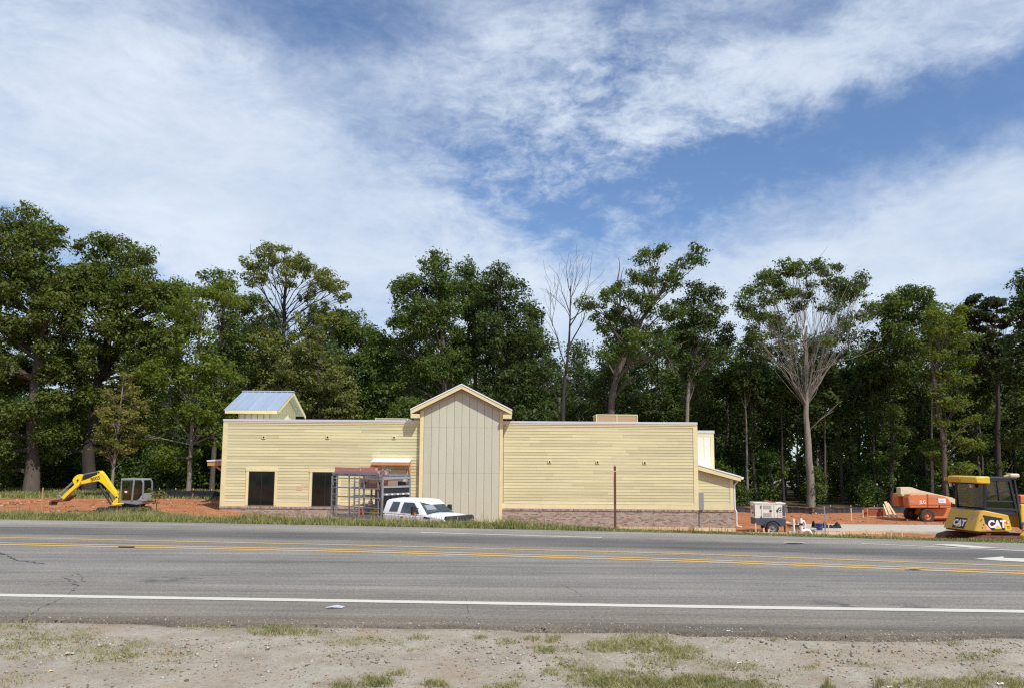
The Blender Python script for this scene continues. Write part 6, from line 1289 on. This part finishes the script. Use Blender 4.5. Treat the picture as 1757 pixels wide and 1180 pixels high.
MT['litter'] = stonemat('dark_litter', [(.05, .035, .025), (.12, .07, .04), (.20, .12, .07), (.09, .075, .06), (.28, .12, .06)])
clods('twig_litter', '', [(-5.2, 5.3, 5.1, 7.15, 1)], 2600, 'litter', .004, .018, 55)
clods('soil_clods', '', [(-34, -17, 40, 56, 1), (17, 45, 38, 60, 2.2), (12, 18, 38, 44, .6)], 2600, 'clod', .03, .16, 4)
clods('dirt_mound', '', [(P(1590, 900, 33).x, P(1650, 900, 33).x, 31, 35, 1)], 260, 'clod', .15, .50, 6)
clods('dirt_mound', '', [(P(85, 900, 41).x, P(110, 900, 41).x, 40.2, 41.2, 1), (P(0, 900, 50).x, P(60, 900, 50).x, 45, 52, 1)], 200, 'clod', .1, .32, 8)
# bits of litter on the shoulder
lt_ = [('yellow_leaf', 'bright yellow leaf shaped scrap at the edge of the asphalt, left of centre', 'scrap', 400, 1073, 'yellowflag', .055), ('yellow_scrap', 'thin yellow scrap on the gravel at lower left', 'scrap', 88, 1147, 'yellowflag', .03), ('flat_stone', 'flat pale grey stone in the grass patch at the left', 'stone', 119, 1119, 'concrete', .06),
       ('paper_scrap', 'small white paper scrap in the grass at the lower right', 'paper', 1527, 1174, 'genwhite', .035), ('paper_scrap', 'curled white paper at the lower right corner', 'paper', 1717, 1169, 'genwhite', .045), ('paper_scrap', 'white scrap lying by a tuft in the gravel right of centre', 'paper', 1268, 1134, 'signwhite', .035), ('paper_scrap', 'small white scrap in the gravel near the asphalt edge', 'paper', 1250, 1086, 'signwhite', .03)]
for (nm, lab, cat, px, py, mat, s) in lt_:
    q = G(px, py, -.02); o = thing(nm, lab, cat, (q.x, q.y, gz_(q.x, q.y)))
    rr = random.Random(px); MB().add([(-s * .6, -.3 * s, .004), (0, -.5 * s, s * .3), (s * .7, -.1 * s, .01), (s * .5, .4 * s, s * .35), (0, .5 * s, s * .15), (-.5 * s, .3 * s, s * .4), (0, 0, s * .12)], [(0, 1, 6), (1, 2, 6), (2, 3, 6), (3, 4, 6), (4, 5, 6), (5, 0, 6)]).build('scrap_sheet' if cat != 'stone' else 'stone_body', mat, o)
q = G(572, 1042, 0); o = thing('plastic_bag', 'flattened pale blue white plastic piece on the asphalt below the edge line', 'litter', (q.x, q.y, .004))
MB().add([(-.09, -.03, .002), (0, -.05, .012), (.1, -.02, .002), (.12, .03, .008), (.03, .06, .018), (-.07, .04, .004), (0, 0, .02)], [(0, 1, 6), (1, 2, 6), (2, 3, 6), (3, 4, 6), (4, 5, 6), (5, 0, 6)]).build('plastic_sheet', 'coping', o)
for (px, py, w, mat, lab) in ((1196, 1.0, 0, '', ''),): pass
q = G(217, 938.5); o = thing('flattened_debris', 'small rust brown piece of debris on the left part of the yellow line', 'debris', (q.x, q.y, .006)); MB().box(-.14, .14, -.03, .03, 0, .015).build('debris_piece', 'rust', o, .01)
q = G(1362, 932); o = thing('flattened_debris', 'pale flattened debris on the far lane before the generator', 'debris', (q.x, q.y, .006)); MB().add([(-.25, -.06, .002), (0, -.1, .03), (.25, -.03, .002), (.2, .1, .02), (-.15, .1, .03)], [(0, 1, 2, 3, 4)]).build('debris_piece', 'stone', o)
q = G(1567, 977); o = thing('flattened_debris', 'pale debris on the yellow line at right', 'debris', (q.x, q.y, .006)); MB().add([(-.12, -.03, .002), (0, -.05, .02), (.14, -.02, .002), (.1, .05, .015), (-.1, .05, .02)], [(0, 1, 2, 3, 4)]).build('debris_piece', 'stone', o)

# ------------------------------------------------------------------ grass
def blades(name, X, Y, H, mat, seed, w=.006, lean=.45, kind='stuff', parent=None):
    r = np.random.default_rng(seed); n = len(X); Z = ground_z(X, Y) - .01; a = r.uniform(0, 6.283, n); dx, dy = np.cos(a), np.sin(a); b_ = r.uniform(0, 6.283, n); ll = lean * r.uniform(.2, 1.3, n) * H
    ww = w * r.uniform(.6, 1.4, n); V = np.empty((n, 5, 3))
    for k, (t, s) in enumerate(((0, 1), (0, -1), (.55, .8), (.55, -.8), (1, 0))):
        V[:, k, 0] = X + dx * ww * s + np.cos(b_) * ll * t ** 1.8; V[:, k, 1] = Y + dy * ww * s + np.sin(b_) * ll * t ** 1.8; V[:, k, 2] = Z + H * t * (1 - .15 * t)
    base = np.arange(n)[:, None] * 5; F = np.concatenate([base + np.array([[0, 1, 3]]), base + np.array([[0, 3, 2]]), base + np.array([[2, 3, 4]])])
    return np_mesh(name, V.reshape(-1, 3), F, MT[mat], kind=kind, parent=parent)
r = np.random.default_rng(31)
# verge beyond the road: tall on the left and middle, short on the right
n = 150000; X = r.uniform(-22, 22, n); e1 = E_far(X); dd = r.random(n) ** 1.5 * 4.6; Y = e1 + .02 + dd + .12 * fbm(X, X * 0, 3, 2)
pxs = 878 + FPX * X / Y; tall = 1 - sm((pxs - 850) / 260); H = (.08 + .20 * tall) * r.uniform(.45, 1.25, n) * (.55 + .45 * sm(dd / .8)) * (.75 + .5 * sm(fbm(X, Y, .9, 3)))
keep = r.random(n) < (.55 + .6 * sm(fbm(X, Y, 1.1, 7) + .4)); blades('verge_grass', X[keep], Y[keep], H[keep], 'grass', 1, .008)
n = 4200; X = r.uniform(-22, 9, n); Y = E_far(X) + r.uniform(.3, 3.2, n); pxs = 878 + FPX * X / Y; H = r.uniform(.28, .50, n) * (1 - .6 * sm((pxs - 850) / 200)); blades('verge_grass_stalks', X, Y, H, 'drygrass', 2, .006, .2)
n = 5200; X = r.uniform(P(150, 880, 38).x, P(300, 880, 38).x, n); Y = r.uniform(37.5, 40.4, n); blades('excavator_weeds', X, Y, r.uniform(.1, .55, n) * (.6 + .6 * sm(fbm(X, Y, 1.5, 4))), 'grass', 33, .02, .5)
n = 26000; X = r.uniform(-48, -9, n); Y = r.uniform(55.5, 70, n); blades('rear_grass', X, Y, r.uniform(.1, .35, n), 'grass', 3, .03)
# near shoulder: patches
pt_ = [(60, 1085, 130, 14, 2600, .045), (110, 1110, 170, 20, 3300, .05), (230, 1120, 120, 18, 1300, .05), (350, 1072, 55, 9, 700, .05), (470, 1082, 50, 8, 1100, .075), (530, 1085, 30, 7, 400, .06), (600, 1098, 45, 10, 600, .05), (655, 1098, 60, 10, 400, .05), (720, 1092, 20, 6, 260, .06), (700, 1110, 40, 8, 150, .05),
       (825, 1093, 10, 4, 160, .06), (868, 1100, 18, 6, 260, .055), (912, 1095, 14, 5, 200, .06), (950, 1095, 14, 6, 240, .07), (935, 1113, 22, 8, 380, .06), (985, 1112, 22, 8, 260, .05), (1035, 1108, 30, 10, 900, .07), (1100, 1104, 60, 16, 2600, .085), (1160, 1118, 40, 12, 1100, .06), (1120, 1132, 50, 12, 900, .05), (1200, 1135, 60, 10, 500, .04),
       (945, 1150, 16, 6, 200, .06), (985, 1138, 50, 12, 900, .05), (1050, 1160, 90, 16, 3000, .07), (1130, 1172, 120, 14, 4500, .075), (1210, 1165, 60, 14, 1500, .06), (1260, 1140, 60, 7, 900, .045), (1285, 1175, 60, 12, 1300, .06), (1420, 1174, 14, 5, 160, .08), (1560, 1168, 50, 10, 500, .07), (1640, 1172, 60, 12, 1300, .07), (1700, 1160, 60, 12, 700, .06),
       (1750, 1170, 30, 12, 500, .07), (1670, 1125, 30, 8, 350, .05), (1640, 1104, 10, 4, 120, .05), (1712, 1118, 14, 6, 150, .06), (1330, 1095, 8, 4, 90, .05), (1248, 1100, 12, 5, 130, .05), (1198, 1116, 12, 6, 180, .06), (1165, 1112, 20, 8, 300, .06), (745, 1168, 26, 6, 380, .07), (650, 1166, 30, 8, 600, .08), (685, 1150, 20, 7, 260, .06), (600, 1172, 34, 8, 500, .07),
       (870, 1172, 26, 6, 300, .07), (840, 1178, 22, 4, 200, .07), (895, 1155, 8, 4, 90, .05), (1390, 1140, 30, 6, 150, .05), (40, 1160, 60, 14, 250, .04), (270, 1140, 60, 12, 250, .04), (570, 1118, 20, 6, 90, .05), (1560, 1100, 60, 10, 120, .04), (1500, 1140, 60, 12, 150, .05), (1330, 1150, 60, 14, 200, .05), (20, 1072, 50, 6, 700, .05)]
GXn, GYn, GHn = [], [], []
for (px, py, rx, ry, cnt, h) in pt_:
    cnt = int(cnt * (.95 if cnt < 1500 else .8)); a = r.uniform(0, 6.283, cnt); q = r.random(cnt) ** .75; kx = px + rx * q * np.cos(a); ky = py + ry * q * np.sin(a)
    # tufts: pull blades toward random tuft centres
    nt_ = max(2, cnt // 26); tcx, tcy = px + rx * r.uniform(-1, 1, nt_) * .85, py + ry * r.uniform(-1, 1, nt_) * .85; which = r.integers(0, nt_, cnt); pull = (r.random(cnt) < .6)[:]
    kx = np.where(pull, tcx[which] + r.normal(0, 5.0, cnt), kx); ky = np.where(pull, tcy[which] + r.normal(0, 1.5, cnt), ky)
    for x_, y_ in zip(kx, ky): g = G(x_, min(y_, 1215), -.02); GXn.append(g.x); GYn.append(g.y)
    GHn.append(h * .85 * r.uniform(.3, 1.15, cnt))
X, Y, H = np.array(GXn), np.array(GYn), np.concatenate(GHn); ok = Y < rag(X) + .05
X, Y, H = X[ok], Y[ok], H[ok]; half = r.random(len(X)) < .38
blades('shoulder_grass', X[half], Y[half], H[half], 'grass', 5, .0022, .8); blades('dry_shoulder_grass', X[~half], Y[~half], H[~half], 'drygrass', 6, .0022, .9)
n = 26000; X = r.uniform(-5.4, 5.4, n); Y = r.uniform(5.0, 7.0, n); k = fbm(X, Y, 1.6, 9) > .25; blades('sparse_dry_grass', X[k], Y[k], r.uniform(.008, .03, k.sum()), 'drygrass', 7, .0018, 2.0)
for (px, py, h) in ((1420, 1178, .16), (1505, 1176, .15), (1512, 1170, .12)):
    g = G(px, py, -.02); m = 26; blades('seed_stalk', g.x + r.normal(0, .012, m), g.y + r.normal(0, .01, m), r.uniform(.5, 1, m) * h, 'drygrass', px, .003, .3)
# weed shrub beside the excavator cab
sq = P(268, 880, 40); root = Vector((sq.x, 40, gz_(sq.x, 40)))
tr = [root, root + Vector((.0, 0, .6)), root + Vector((.15, 0, 1.1))]
lb = [(P(px, py, 40) , rr / 33) for px, py, rr in ((262, 846, 5), (258, 838, 4), (270, 850, 6), (276, 846, 5), (282, 848, 4), (266, 860, 5), (258, 856, 4), (248, 874, 5), (240, 872, 4))]
make_tree('weed_shrub', 'loose leafy yellow green weed shrub just right of the excavator cab', 'shrub', None, tr, .03, lb, 'sap', 'bark', 77, size=.11, dens=14, clump=.14, per=12, attach=(.1, .9), limbr=.5)
